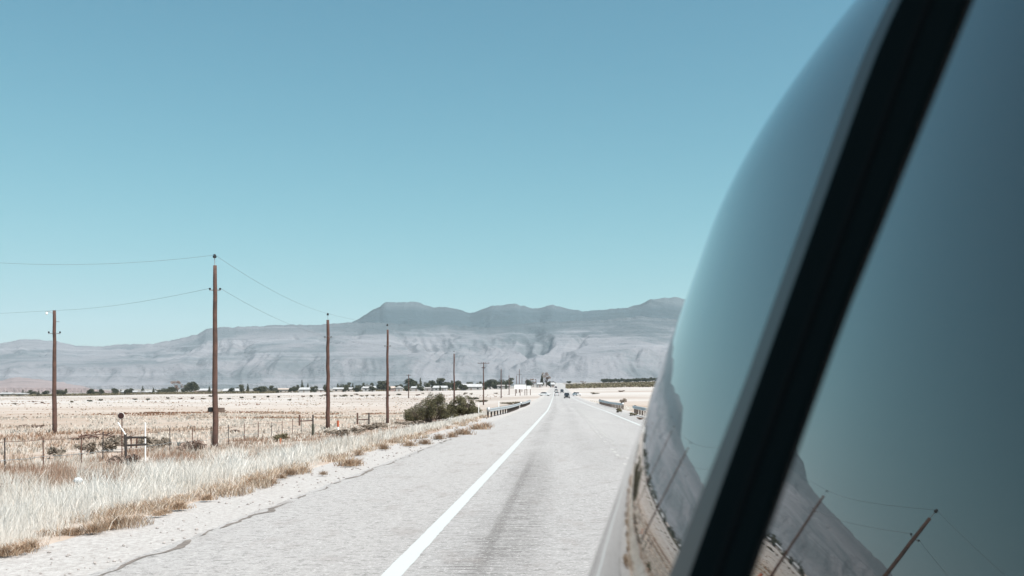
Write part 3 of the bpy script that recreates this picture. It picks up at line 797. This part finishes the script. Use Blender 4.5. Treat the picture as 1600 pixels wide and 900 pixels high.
# ------------------------------------------------------------------ poles and wires
wood = mat('pole_wood', (.085, .038, .026), .85, col2=(.045, .021, .016), scale=2.2, bump=.5, bscale=14)
q = Nd(wood)
wood2 = mat('old_pole_wood', (.100, .050, .036), .85, col2=(.045, .025, .019), scale=2.2, bump=.5, bscale=14)
ins = mat('dark_insulator', (.012, .014, .016), .35); steel = mat('galvanised_steel', (.42, .43, .44), .45, metal=.7, var=.3, scale=3)
wirem = mat('wire_metal', (.16, .18, .19), .6)
wht = mat('white_plastic', (.7, .7, .68), .6)
ends = {}
def pole(px, ytop, D, r0, label, xarm=None, top_ins=True, low_ins=None, lean=0, key=None, m=wood, group='utility poles beside the road'):
    x = PX(px, D); z = zg(x, D); h = PZ(ytop, D)-z
    t = empty('utility_pole', (x, D, z)); tag(t, label, 'utility pole', group)
    hp = h-.62 if top_ins else h
    gg = random.Random(int(px)); pts = []; rad = []
    for k in range(13):
        s = k/12; pts.append((lean*s+gg.uniform(-.02, .02)*(r0/.13), gg.uniform(-.01, .01), -.3+(hp+.3)*s)); rad.append(r0*(1-.38*s)*gg.uniform(.96, 1.04))
    MB().tube(pts, rad, 12).build('shaft', m, t, smooth=True)
    if top_ins:
        MB().tube([(lean, 0, hp-.35), (lean-.02, 0, hp+.45)], .02, 6).build('insulator_pin', steel, t)
        MB().lathe([(.05, 0), (.10, .03), (.11, .08), (.07, .13), (.085, .17), (.04, .22)], (lean-.02, 0, hp+.40), 12).build('insulator', ins, t, smooth=True)
        ends[(key, 'top')] = (x+lean, D, z+hp+.57)
    if low_ins is not None:
        zz = hp-low_ins
        MB().box((lean*zz/hp, 0, zz), (.62, .05, .05)).build('bracket', steel, t)
        for s in (-1, 1):
            MB().lathe([(.03, 0), (.06, .02), (.06, .07), (.03, .1)], (lean*zz/hp+s*.28, 0, zz+.02), 10).build('insulator', ins, t)
        ends[(key, 'low')] = (x+lean*zz/hp+.28, D, z+zz+.1); ends[(key, 'lowl')] = (x+lean*zz/hp-.28, D, z+zz+.1)
    if xarm:
        for zz, wd_ in xarm:
            MB().box((lean, -.12*r0/.13, hp-zz), (wd_, .10, .12)).build('crossarm', m, t)
            for s in np.linspace(-.46, .46, 4):
                MB().lathe([(.04, 0), (.07, .03), (.07, .1), (.03, .16)], (lean+s*wd_, -.12, hp-zz+.06), 8).build('insulator', ins, t)
    return t, z, hp
p1, z1, h1 = pole(336.5, 397, 56, .165, 'tallest nearest brown wooden pole, with a dark round top insulator and low board', low_ins=1.35, lean=-.02, key='p1', m=wood2)
MB().box((-.02, .24, PZ(640.5, 56)-z1), (.92, .05, .24)).build('sign_board', mat('weathered_board', (.17, .125, .10), .9, var=.4, scale=5), p1)
MB().box((-.25, .06, PZ(640, 56)-z1), (.15, .30, .26)).build('meter_box', ins, p1)
pole(512.5, 489, 92, .20, 'reddish wooden pole, second tallest, right of the tallest one', low_ins=1.6, key='p2')
pole(605.5, 506, 109, .17, 'dark wooden pole between the second pole and the large bush', low_ins=1.8, key='p3')
pole(709.5, 548, 213, .19, 'thin dark wooden pole rising from behind the large bushes', low_ins=2, key='p4')
p0, z0, h0 = pole(85, 485, 82, .19, 'wooden pole at far left carrying a small pale lamp arm', top_ins=False, key='p0', m=wood2)
MB().tube([(0, 0, h0-.3), (-.35, 0, h0-.1), (-.72, 0, h0-.12)], .025, 6).build('lamp_arm', steel, p0)
MB().lathe([(.03, 0), (.08, .03), (.10, .1), (.05, .2)], (-.62, 0, h0-.34), 10).build('lamp_head', wht, p0)
MB().box((.0, 0, h0-1.85), (.95, .06, .06)).build('bracket', steel, p0)
for s in (-.45, .45): MB().lathe([(.04, 0), (.07, .03), (.07, .1), (.03, .15)], (s, 0, h0-1.82), 8).build('insulator', ins, p0)
MB().box((.2, 0, h0-.9), (.4, .05, .05)).build('bracket', steel, p0)
ends[('p0', 'top')] = (PX(85, 82), 82, z0+h0)
pole(755.5, 566, 255, .17, 'wooden pole with a wide crossarm between the bushes and the village', xarm=[(.25, 2.9), (1.4, .9)], top_ins=False, key='p5')
pole(638.5, 585, 375, .20, 'short pole with a small crossarm left of the large bush', xarm=[(.3, 1.7)], top_ins=False, key='p6')
pole(783, 574, 357, .20, 'thin reddish pole just right of the wide crossarm pole', key='p7')
pole(795.5, 584, 455, .20, 'thin pole between the first thin one and the billboards', key='p8')
pole(807, 585, 520, .20, 'left one of the thin poles rising behind the billboards', key='p9')
pole(811.5, 577, 560, .22, 'crossarmed pole rising behind the billboards', xarm=[(2.8, 2.6)], top_ins=False, key='p10')
pole(815.5, 589, 600, .20, 'short pole at the right of the crossarmed one behind the billboards', key='p11')
pole(822, 589, 700, .20, 'rightmost thin pole in the far distance, right of the billboards', key='p12')
pole(-170, 392, 58, .165, 'wooden pole just outside the left edge of the view', low_ins=1.35, key='pl', m=wood2)
def wire(a, b, sag, label, r0=.008):
    a, b = Vector(a), Vector(b); pts = []
    for k in range(25):
        s = k/24; p = a.lerp(b, s); p.z -= sag*4*s*(1-s); pts.append(p)
    o = MB().tube([p-a for p in pts], r0, 5).build('power_line', wirem); o.location = a
    tag(o, label, 'wire', 'wires between the poles')
wire(ends[('p1', 'top')], ends[('pl', 'top')], .62, 'upper wire from the tallest pole out to the left edge')
wire(ends[('p1', 'lowl')], ends[('p0', 'top')], .25, 'lower wire from the tallest pole to the far left pole')
wire(ends[('p0', 'top')], (PX(-400, 100), 100, PZ(490, 100)), .4, 'wire from the far left pole to the edge of the photo')
wire(ends[('p1', 'top')], ends[('p2', 'top')], .42, 'upper wire sloping from the tallest pole to the second pole')
wire(ends[('p1', 'low')], ends[('p2', 'low')], .42, 'lower wire sloping from the tallest pole to the second pole')
wire(ends[('p2', 'top')], ends[('p3', 'top')], .15, 'upper wire between the second and third poles')
wire(ends[('p2', 'low')], ends[('p3', 'low')], .15, 'lower wire between the second and third poles')
wire(ends[('p3', 'top')], ends[('p4', 'top')], 1.3, 'wire between the third pole and the one behind the bushes')
wire(ends[('p3', 'low')], ends[('p4', 'low')], 1.3, 'lower wire between the third pole and the one behind the bushes')

# ------------------------------------------------------------------ fence, braces, markers
rust = mat('rusty_iron', (.13, .065, .045), .85, col2=(.06, .035, .028), scale=9)
dk = mat('dark_iron', (.035, .028, .026), .7, var=.3, scale=8)
fpx = [-150, -95, -42, 8, 68, 127, 160.5, 196.5, 228, 265.5, 300.5, 330, 357, 382, 404, 424, 441, 457, 471]
f = empty('wire_fence', (PX(68, 36), 36, zg(PX(68, 36), 36))); tag(f, 'rusty barbed wire fence on thin iron posts along the field edge', 'fence')
FX = -16.5; pos = []
for px in fpx:
    D = FX*1600/(px-800); x = FX; z = zg(x, D); pos.append(Vector((x, D, z)))
O = Vector(f.location)
for k, p in enumerate(pos):
    q_ = p-O; gg = random.Random(k); lx = gg.uniform(-.03, .03)
    MB().tube([q_+Vector((0, 0, -.3)), q_+Vector((lx, 0, 1.16+gg.uniform(-.06, .07)))], .022, 6).build('post', rust if k % 3 else dk, f)
for hh in (.45, 1.05):
    b = MB(); pts = []
    for k in range(len(pos)-1):
        for s in (0, .5): pp = pos[k].lerp(pos[k+1], s)-O; pp.z += hh-(.03 if s else 0); pp.x += .04; pts.append(pp)
    pts.append(pos[-1]-O+Vector((.04, 0, hh)))
    b.tube(pts, .009, 4).build('wire', wirem if hh < .5 else rust, f)
def at(px, py, D): return Vector((PX(px, D), D, PZ(py, D)))
# pipe gate with a pale post
D = 39.5; gp = empty('pipe_gate', (PX(212, D), D, zg(PX(212, D), D))); tag(gp, 'short dark pipe gate with two rails below the round sign', 'gate'); O = Vector(gp.location)
zb = O.z
def bar(a, b, r_, name, m, par, O): MB().tube([a-O, b-O], r_, 8).build(name, m, par, smooth=False)
bar(at(196, 678, D), Vector((PX(197, D), D, zb-.2)), .055, 'post', dk, gp, O)
bar(at(196, 683.5, D), at(228.5, 683.5, D), .04, 'rail', dk, gp, O)
bar(at(197, 696, D), at(228.5, 694.5, D), .04, 'rail', dk, gp, O)
bar(at(205, 684, D), at(205, 700, D), .03, 'upright', rust, gp, O); bar(at(214, 684, D), at(213, 700, D), .035, 'upright', rust, gp, O)
wo = MB().tube([(0, 0, -.2), (0, 0, PZ(660, D+.2)-zb)], .030, 8).build('white_post', wht); wo.location = (PX(227, D+.2), D+.2, zb); tag(wo, 'slim white post at the right end of the pipe gate', 'post')
# round sign
D = 39; sg = empty('round_sign', (PX(190.5, D), D, zg(PX(190.5, D), D))); tag(sg, 'small round dark sign on a thin post above the fence line', 'sign'); O = Vector(sg.location)
bar(at(190.5, 650, D), Vector((PX(190.5, D), D, O.z-.2)), .022, 'post', rust, sg, O)
c_ = at(189.7, 649.5, D)-O
MB().lathe([(.10, 0), (.118, .005), (.118, .02), (.10, .025)], (c_.x, c_.y-.05, c_.z), 20, 'y').build('disc', mat('dark_red_sign', (.035, .012, .010), .5), sg)
MB().lathe([(.118, 0), (.130, .003), (.130, .012), (.118, .014)], (c_.x, c_.y-.035, c_.z), 20, 'y').build('rim', wht, sg)
bar(at(184, 660, D), at(196, 679, D), .028, 'brace', wht, sg, O)
# H braces in the field
def hbrace(pxa, pxb, yt, yb, D, label):
    t = empty('fence_brace', (PX((pxa+pxb)/2, D), D, zg(PX((pxa+pxb)/2, D), D))); tag(t, label, 'fence brace'); O = Vector(t.location)
    for px in (pxa, pxb): bar(at(px, yt, D), at(px, yb+4, D), .085 if px == pxa else .07, 'post', rust if px == pxa else dk, t, O)
    bar(at(pxa, yb-3, D), at(pxb, yb-4, D), .05, 'rail', rust, t, O)
hbrace(468, 489, 648, 661, 92, 'rusty H-shaped fence brace left of the second pole')
hbrace(558.5, 576.5, 645, 659, 98, 'rusty H-shaped fence brace between the second and third poles')
D = 84; mk = empty('marker_post', (PX(528, D), D, zg(PX(528, D), D))); tag(mk, 'bright orange marker post with a white base beside the second pole', 'marker'); O = Vector(mk.location)
orange = mat('orange_plastic', (.38, .10, .045), .7, var=.2, scale=4)
bar(at(528, 657, D), at(528, 667, D), .105, 'cap', orange, mk, O); bar(at(528, 667, D), at(528, 674, D)-Vector((0, 0, .3)), .10, 'base', wht, mk, O)
D = 60; mk = empty('marker_post', (PX(437, D), D, zg(PX(437, D), D))); tag(mk, 'faded orange marker stub half hidden by the fence shrub', 'marker'); O = Vector(mk.location)
bar(at(438, 685, D), at(438, 697, D), .07, 'cap', mat('faded_orange', (.42, .17, .09), .7, var=.3, scale=5), mk, O)
D = 74; mo = MB().tube([(0, 0, -.2), (0, 0, .85)], .10, 8).build('wooden_stump', mat('grey_wood', (.07, .07, .05), .9, var=.4, scale=7)); mo.location = (PX(489, D), D, zg(PX(489, D), D)); tag(mo, 'dark wooden stump left of the second pole, in the grass', 'post')
# brush pile
D = 66; x = PX(148, D); bp_ = empty('brush_pile', (x, D, zg(x, D))); tag(bp_, 'low heap of brown branches and boards right of the far left pole', 'brush pile')
gg = random.Random(8); hb = MB(); sticks = MB()
for k in range(60):
    a = gg.uniform(-1.9, 1.9); l = gg.uniform(.3, .9); th = gg.uniform(-.6, .6); zz = gg.uniform(.02, .38)*(1-abs(a)/2.3)
    sticks.tube([(a, gg.uniform(-.5, .5), zz), (a+l*math.cos(th), gg.uniform(-.5, .5), zz+l*abs(math.sin(th))*.6)], gg.uniform(.015, .04), 5)
sticks.build('branches', rust, bp_)
for k in range(7):
    a = gg.uniform(-1.7, 1.7); hb.box((a, gg.uniform(-.4, .2), .2), (gg.uniform(.3, .7), .25, .06), gg.uniform(-.5, .5))
hb.build('boards', mat('pale_board', (.42, .32, .25), .85, var=.3, scale=5), bp_)
# pale stone in the grass
V, F = [], []
import bmesh
bm = bmesh.new(); bmesh.ops.create_icosphere(bm, subdivisions=3, radius=.085)
for v_ in bm.verts: v_.co *= 1+.25*(random.random()-.5)*.4; v_.co.z *= .8
me = bpy.data.meshes.new('pale_rock'); bm.to_mesh(me); bm.free(); me.materials.append(mat('bleached_rock', (.42, .44, .45), .8, var=.15, scale=6))
o = bpy.data.objects.new('pale_rock', me); COL.objects.link(o); D = 21; o.location = (PX(122, D), D, PZ(747, D)-.05); tag(o, 'bleached white rock showing through the tall grass at the left', 'rock')

# ------------------------------------------------------------------ guardrails
railm = mat('guardrail_steel', (.52, .53, .54), .42, metal=.55, var=.25, scale=2.5)
pwood = mat('rail_post_wood', (.09, .07, .06), .9, var=.4, scale=6)
def guardrail(vy, label, flip=1, post_step=1.9):
    """vy: list of (lateral from edge line, Y)"""
    Yv = [a[1] for a in vy]; ys = np.arange(Yv[0], Yv[-1], .95)
    vv = np.interp(ys, Yv, [a[0] for a in vy]); 
    P = [Vector((float(XL(y))+v_, y, float(zg(float(XL(y))+v_, y)))) for v_, y in zip(vv, ys)]
    t = empty('guardrail', P[0]); tag(t, label, 'guardrail'); O = P[0]
    prof = [(.0, .74), (.06, .71), (.08, .66), (.02, .605), (.02, .58), (.08, .52), (.06, .47), (0, .44)]
    V = []; F = []
    n = len(prof)
    for p in P:
        for side in (0, 1):
            for a, b in prof: V.append((p.x-O.x + (a+.0-(.012 if side else 0))*flip, p.y-O.y, p.z-O.z+b))
    for i in range(len(P)-1):
        for side in (0, 1):
            for k in range(n-1):
                a = i*2*n+side*n+k; c = (i+1)*2*n+side*n+k; F.append((a, a+1, c+1, c))
        a = i*2*n; c = (i+1)*2*n; F.append((a, c, c+n, a+n)); F.append((a+n-1, c+n-1, c+2*n-1, a+2*n-1))
    F.append(tuple(list(range(n))+list(range(2*n-1, n-1, -1))))
    MB().add(V, F).build('rail', railm, t)
    for i in range(0, len(P), 3):
        p = P[i]-O; MB().box((p.x-.14*flip, p.y, .18), (.15, .18, .84)).build('post', pwood, t)
    p = P[0]-O
    MB().tube([(p.x-.10*flip, p.y-.12, .48), (p.x-.10*flip, p.y-.12, .80)], .14, 12).build('end_piece', railm, t, smooth=True)
    return t
guardrail([(-4.25, 84), (-3.95, 94), (-3.7, 104), (-3.7, 135)], 'near left guardrail, starting beside the large bushes, with posts', 1)
guardrail([(-3.8, 142), (-3.6, 155), (-3.6, 185)], 'farther left guardrail, continuing past the gap in the near one', 1)
guardrail([(8.9, 70), (8.8, 100), (9.0, 106)], 'near right guardrail disappearing behind the van edge', -1)
guardrail([(9.2, 128), (8.9, 150), (8.8, 185), (9.2, 195)], 'farther right guardrail, whole length visible across the road', -1)
# delineators
for px, D, lb in ((748, 112, 'thin white delineator post right of the bushes'), (779.5, 100, 'thin white delineator post standing behind the left guardrail')):
    x = PX(px, D); o = MB().box((0, 0, .55), (.10, .03, 1.3)).build('delineator', wht); o.location = (x, D, zg(x, D)); tag(o, lb, 'post')

# ------------------------------------------------------------------ billboards
def billboard(pxa, pxb, yt, yb, D, nposts, label):
    x0, x1 = PX(pxa, D), PX(pxb, D); zt, zb_ = PZ(yt, D), PZ(yb, D); xc = (x0+x1)/2; z = zg(xc, D)
    t = empty('billboard', (xc, D, z)); tag(t, label, 'billboard')
    MB().box((0, 0, (zt+zb_)/2-z), (x1-x0, .15, zt-zb_)).build('panel', wht, t)
    MB().box((0, -.12, zt-z-.06), (x1-x0+.1, .08, .12)).build('frame', steel, t)
    for k in range(nposts):
        xx = -(x1-x0)*.4 + k*(x1-x0)*.8/max(1, nposts-1)
        MB().tube([(xx, .25, -.3), (xx, .25, zt-z-.1)], .13, 8).build('post', rust, t)
billboard(803.5, 822, 600, 608, 420, 3, 'larger white billboard on posts left of the far road')
billboard(822.6, 829.5, 602, 608, 424, 2, 'smaller white billboard attached right of the larger one')

# ------------------------------------------------------------------ cars far down the road
tyre = mat('tyre_rubber', (.02, .02, .02), .8); rimm = mat('wheel_rim', (.4, .4, .4), .35, metal=.8); cglass = mat('car_glass', (.02, .025, .03), .08)
lamp = mat('lamp_lens', (.75, .75, .72), .2); blackp = mat('black_trim', (.02, .02, .02), .5); redl = mat('red_lens', (.35, .02, .02), .3)
def car(x, D, paint, label, suv=False, rz=0, away=False):
    t = empty('car', (x, D, float(ZR(D)) if abs(x-XL(D)) < 9 else zg(x, D)), rz + (math.pi if away else 0)); tag(t, label, 'car', 'cars far down the road')
    Wd, Lg = 1.82, 4.6; H1 = .95 if suv else .82; H2 = 1.72 if suv else 1.42
    sec = [(-2.3, .45, H1-.22), (-2.2, .3, H1-.08), (-1.2, .24, H1), (0, .22, H1+.03), (1.5, .24, H1+.05), (2.2, .32, H1), (2.3, .5, H1-.12)]
    V = []; F = []
    for y, lo, hi in sec:
        w2 = Wd/2*(.90 if abs(y) > 2.1 else 1)
        for a, b in ((-w2*.94, lo), (-w2, lo+.2), (-w2, (lo+hi)/2+.05), (-w2*.93, hi), (w2*.93, hi), (w2, (lo+hi)/2+.05), (w2, lo+.2), (w2*.94, lo)): V.append((a, y, b))
    for i in range(len(sec)-1):
        for k in range(8): F.append((i*8+k, i*8+(k+1) % 8, (i+1)*8+(k+1) % 8, (i+1)*8+k))
    F += [tuple(range(7, -1, -1)), tuple(range((len(sec)-1)*8, len(sec)*8))]
    MB().add(V, F).build('body', paint, t)
    yb0, yb1, yt0, yt1 = -1.05, (2.15 if suv else 1.75), -.35, (1.85 if suv else 1.0)
    w2 = Wd/2
    def cab(name, ins_, z0_, z1_, m, gr):
        P = []
        for y, z, wv in ((yb0-gr, z0_, w2*.9), (yt0-gr, z1_, w2*.74), (yt1+gr, z1_, w2*.74), (yb1+gr, z0_, w2*.9)):
            P += [(-wv+ins_, y, z), (wv-ins_, y, z)]
        MB().add(P, [(0, 1, 3, 2), (2, 3, 5, 4), (4, 5, 7, 6), (0, 2, 4, 6), (1, 7, 5, 3), (0, 6, 7, 1)]).build(name, m, t)
    cab('cabin_glass', 0, H1-.02, H2-.04, cglass, 0)
    MB().box((0, (yt0+yt1)/2, H2-.02), (Wd*.76, yt1-yt0+.15, .06)).build('roof', paint, t)
    for sx in (-1, 1):
        for y, z in ((-1.4, 0), (1.4, 0)):
            wh = MB().lathe([(.25, 0), (.33, .02), (.33, .2), (.25, .22)], (sx*(w2-.2)-(.02 if sx < 0 else 0), y, .33), 14, 'x').build('wheel', tyre, t, smooth=False)
            MB().lathe([(.2, 0), (.2, .02)], (sx*(w2+.005)-.01, y, .33), 12, 'x').build('rim', rimm, wh)
        MB().box((sx*.66, -2.29, H1-.22), (.36, .06, .14)).build('headlight', lamp, t)
        MB().box((sx*.72, 2.3, H1-.12), (.22, .05, .2)).build('tail_light', redl, t)
        MB().tube([(sx*(w2*.86), yb0+.2, H1+.05), (sx*(w2+.12), yb0+.15, H1+.12)], .06, 6).build('mirror', paint, t)
    MB().box((0, -2.3, .48), (1.1, .06, .16)).build('grille', blackp, t)
    return t
blk = mat('black_car_paint', (.012, .013, .015), .12, spec=.6); whp = mat('white_car_paint', (.72, .72, .72), .25); slv = mat('silver_car_paint', (.45, .45, .44), .3, metal=.4); dkb = mat('dark_car_paint', (.03, .035, .05), .2)
car(PX(885.5, 315), 315, blk, 'black car, the largest and nearest on the far road', suv=True, rz=-.05)
car(PX(870, 405), 405, whp, 'white car in the lane left of the black one', rz=-.03, away=True)
car(PX(878, 520), 520, dkb, 'dark car behind the white and black ones', suv=True, rz=-.03)
car(PX(869, 560), 560, slv, 'small silver car ahead of the white one', away=True)
car(PX(901, 400), 400, whp, 'pale car on the right verge of the far road', rz=.4)
car(PX(851, 400), 400, whp, 'pale car standing on the left side of the far road', rz=1.3)
car(PX(868.5, 800), 800, dkb, 'tiny dark car farthest up the hill', away=True)

# ------------------------------------------------------------------ the van the picture is taken from
TL = R(19.5); PSI = math.atan(70/1600)
ax = Vector((math.sin(PSI), math.cos(PSI), 0)); rt = Vector((math.cos(PSI), -math.sin(PSI), 0)); up = Vector((0, 0, 1))
Lv = rt*math.sin(TL) + up*math.cos(TL); Mv = rt*math.cos(TL) - up*math.sin(TL)
C0 = Vector((0, 0, EYE))
# slope p'(D) of the side in plan: door glass nearly straight, rear quarter glass bulging and turning in
Dk = np.array([-3.2, -2.2, -.5, .38, .45, .60, .70, .80, .93, 1.15, 1.40, 1.68, 1.95, 2.12, 2.25])
Sk = np.array([-.9, -.02, .0, .006, .010, .026, .012, -.075, -.055, -.022, .03, .097, .24, .7, 1.6])
dd = np.linspace(-3.2, 2.25, 1200); sl_ = np.interp(dd, Dk, Sk); pp_ = np.concatenate([[0], np.cumsum((sl_[1:]+sl_[:-1])/2*np.diff(dd))])
pp_ = pp_ - np.interp(.70, dd, pp_) + .150
def pbase(D): return float(np.interp(D, dd, pp_))
HB = -.47      # belt line (below it the flank stands upright)
def side(D, h, out=0.0):
    p = pbase(D) + (.80*max(0, h-.30)**2) - out
    if h >= HB: return C0 + ax*D + Lv*h + Mv*p
    b = C0 + ax*D + Lv*HB + Mv*p
    k = HB-h
    return b - up*k + rt*(-.02*math.sin(min(1, k/.5)*math.pi*.5) + .10*max(0, k-.75)**2)
van = empty('van', (1.1, .3, 0)); tag(van, 'van filling the right edge, its dark windows mirroring poles, field and mountains', 'van')
VO = Vector(van.location)
vpaint = mat('van_paint', (.16, .165, .165), .28, metal=.3, ior=1.5)
vglass = mat('van_window_glass', (.010, .014, .015), .0, ior=1.58)
# mottled grey painted into the glass base to mute the blue reflections
q = Nd(vglass); tcg = q.new('ShaderNodeTexCoord').outputs['Object']; q.L.new(q.mix(q.fr(q.noise(tcg, 3, 5), .35, .7), (.032, .028, .025), (.044, .039, .036)), q.b.inputs['Base Color'])
rubber = mat('black_rubber_seal', (.006, .0095, .0105), .95, spec=0.0)
qglass = mat('quarter_window_glass', (.062, .058, .055), .0, ior=1.85)
trim = mat('grey_window_trim', (.06, .063, .063), .5, ior=1.4)
def patch(D0, D1, h0, h1, nD, nh, out, name, m, th=.004, dfun=None):
    V = []; F = []
    for layer in (0, 1):
        for i in range(nD):
            for j in range(nh):
                h = h0+(h1-h0)*j/(nh-1); a, b = (D0, D1) if dfun is None else dfun(h)
                V.append(side(a+(b-a)*i/(nD-1), h, out-(th if layer else 0))-VO)
    n = nD*nh
    for i in range(nD-1):
        for j in range(nh-1):
            a = i*nh+j; q4 = (a, a+1, a+nh+1, a+nh); F.append(q4); F.append(tuple(n+k for k in reversed(q4)))
    for i in range(nD-1):
        for j in (0, nh-1): a = i*nh+j; F.append((a, a+nh, a+nh+n, a+n) if j == 0 else (a+nh, a, a+n, a+nh+n))
    for j in range(nh-1):
        for i in (0, nD-1): a = i*nh+j; F.append((a+1, a, a+n, a+n+1) if i == 0 else (a, a+1, a+n+1, a+n))
    return MB().add(V, F).build(name, m, van, smooth=False)
def smooth_top(o):
    o.data.polygons.foreach_set('use_smooth', [True]*len(o.data.polygons)); o.data.update(); return o
# body shell behind the panes
Dr = [-3.15, -3.0, -2.6, -1.8, -.8, 0, .4, .62, .8, 1.0, 1.2, 1.4, 1.6, 1.75, 1.9, 2.0, 2.08, 2.15, 2.2]
hs = [-1.45, -1.2, -.95, -.7, -.52, HB, -.3, 0, .3, .42, .54, .66, .78, .88, .96]
V = []; F = []; XC = 1.12
rings = []
for D in Dr:
    ring = []
    for h in hs: ring.append(side(D, h, -.012))
    last = ring[-1]; cen = C0 + ax*D + rt*XC
    for s in (.35, .7, 1.0):
        q_ = last.lerp(Vector((cen.x, cen.y, last.z+.06)), s); q_.z = last.z + .10*math.sin(s*math.pi/2); ring.append(q_)
    mir = []
    for p in ring[:-1][::-1]:
        k = (p-cen).dot(rt); mir.append(p - rt*2*k)
    rings.append(ring+mir)
nr_ = len(rings[0])
for r_ in rings: V += [p-VO for p in r_]
for i in range(len(rings)-1):
    for k in range(nr_-1): F.append((i*nr_+k, (i+1)*nr_+k, (i+1)*nr_+k+1, i*nr_+k+1))
    F.append((i*nr_+nr_-1, (i+1)*nr_+nr_-1, (i+1)*nr_, i*nr_))
F.append(tuple(range(nr_))); F.append(tuple(range(len(rings)*nr_-1, (len(rings)-1)*nr_-1, -1)))
smooth_top(MB().add(V, F).build('body', vpaint, van))
smooth_top(patch(-.55, .70, HB+.05, .72, 60, 60, 0, 'door_window', vglass))
patch(.615, .80, HB-.03, .80, 8, 50, .003, 'pillar_seal', rubber, th=.012, dfun=lambda h: (.634-.19*max(0, h-.10), .795-.004*h))
patch(.80, .86, HB-.03, .80, 8, 50, .002, 'window_trim', trim, th=.004, dfun=lambda h: (.790-.004*h, .846-.13*h+.12*max(0, h-.05)))
patch(.70, .712, HB-.03, .80, 3, 50, .006, 'seal_rib', mat('charcoal_rib', (.009, .011, .012), .9, spec=0.0), th=.004, dfun=lambda h: (.700-.06*max(0, h), .712-.06*max(0, h)))
smooth_top(patch(.86, 2.04, HB+.04, .80, 160, 110, 0, 'quarter_window', qglass, th=.008, dfun=lambda h: (.78, 2.04)))
patch(-2.6, 2.0, HB-.07, HB-.03, 60, 3, .006, 'belt_moulding', rubber, th=.014)
for sx, nm in ((0, 'l'), (1, 'r')):
    for Dw in (-2.2, 1.25):
        cx = .12 if not sx else 2.0; c_ = ax*Dw + rt*cx - VO; c_.z = .36
        wl_ = MB().lathe([(.22, -.12), (.34, -.10), (.36, -.04), (.36, .08), (.34, .12), (.22, .13)], (c_.x, c_.y, c_.z), 28, 'x').build('wheel', tyre, van)
        MB().lathe([(.21, -.125), (.21, .135)], (c_.x, c_.y, c_.z), 20, 'x').build('rim', rimm, wl_)
rb = C0 + ax*2.27 + rt*XC - VO
MB().box((rb.x, rb.y-.02, .55), (1.75, .16, .22), -PSI).build('rear_bumper', blackp, van)
MB().box((rb.x, rb.y-.045, 1.75), (1.25, .04, .65), -PSI).build('rear_window', vglass, van)
for s in (-1, 1): MB().box((rb.x+s*.83, rb.y-.06, 1.15), (.12, .06, .5), -PSI).build('tail_light', redl, van)
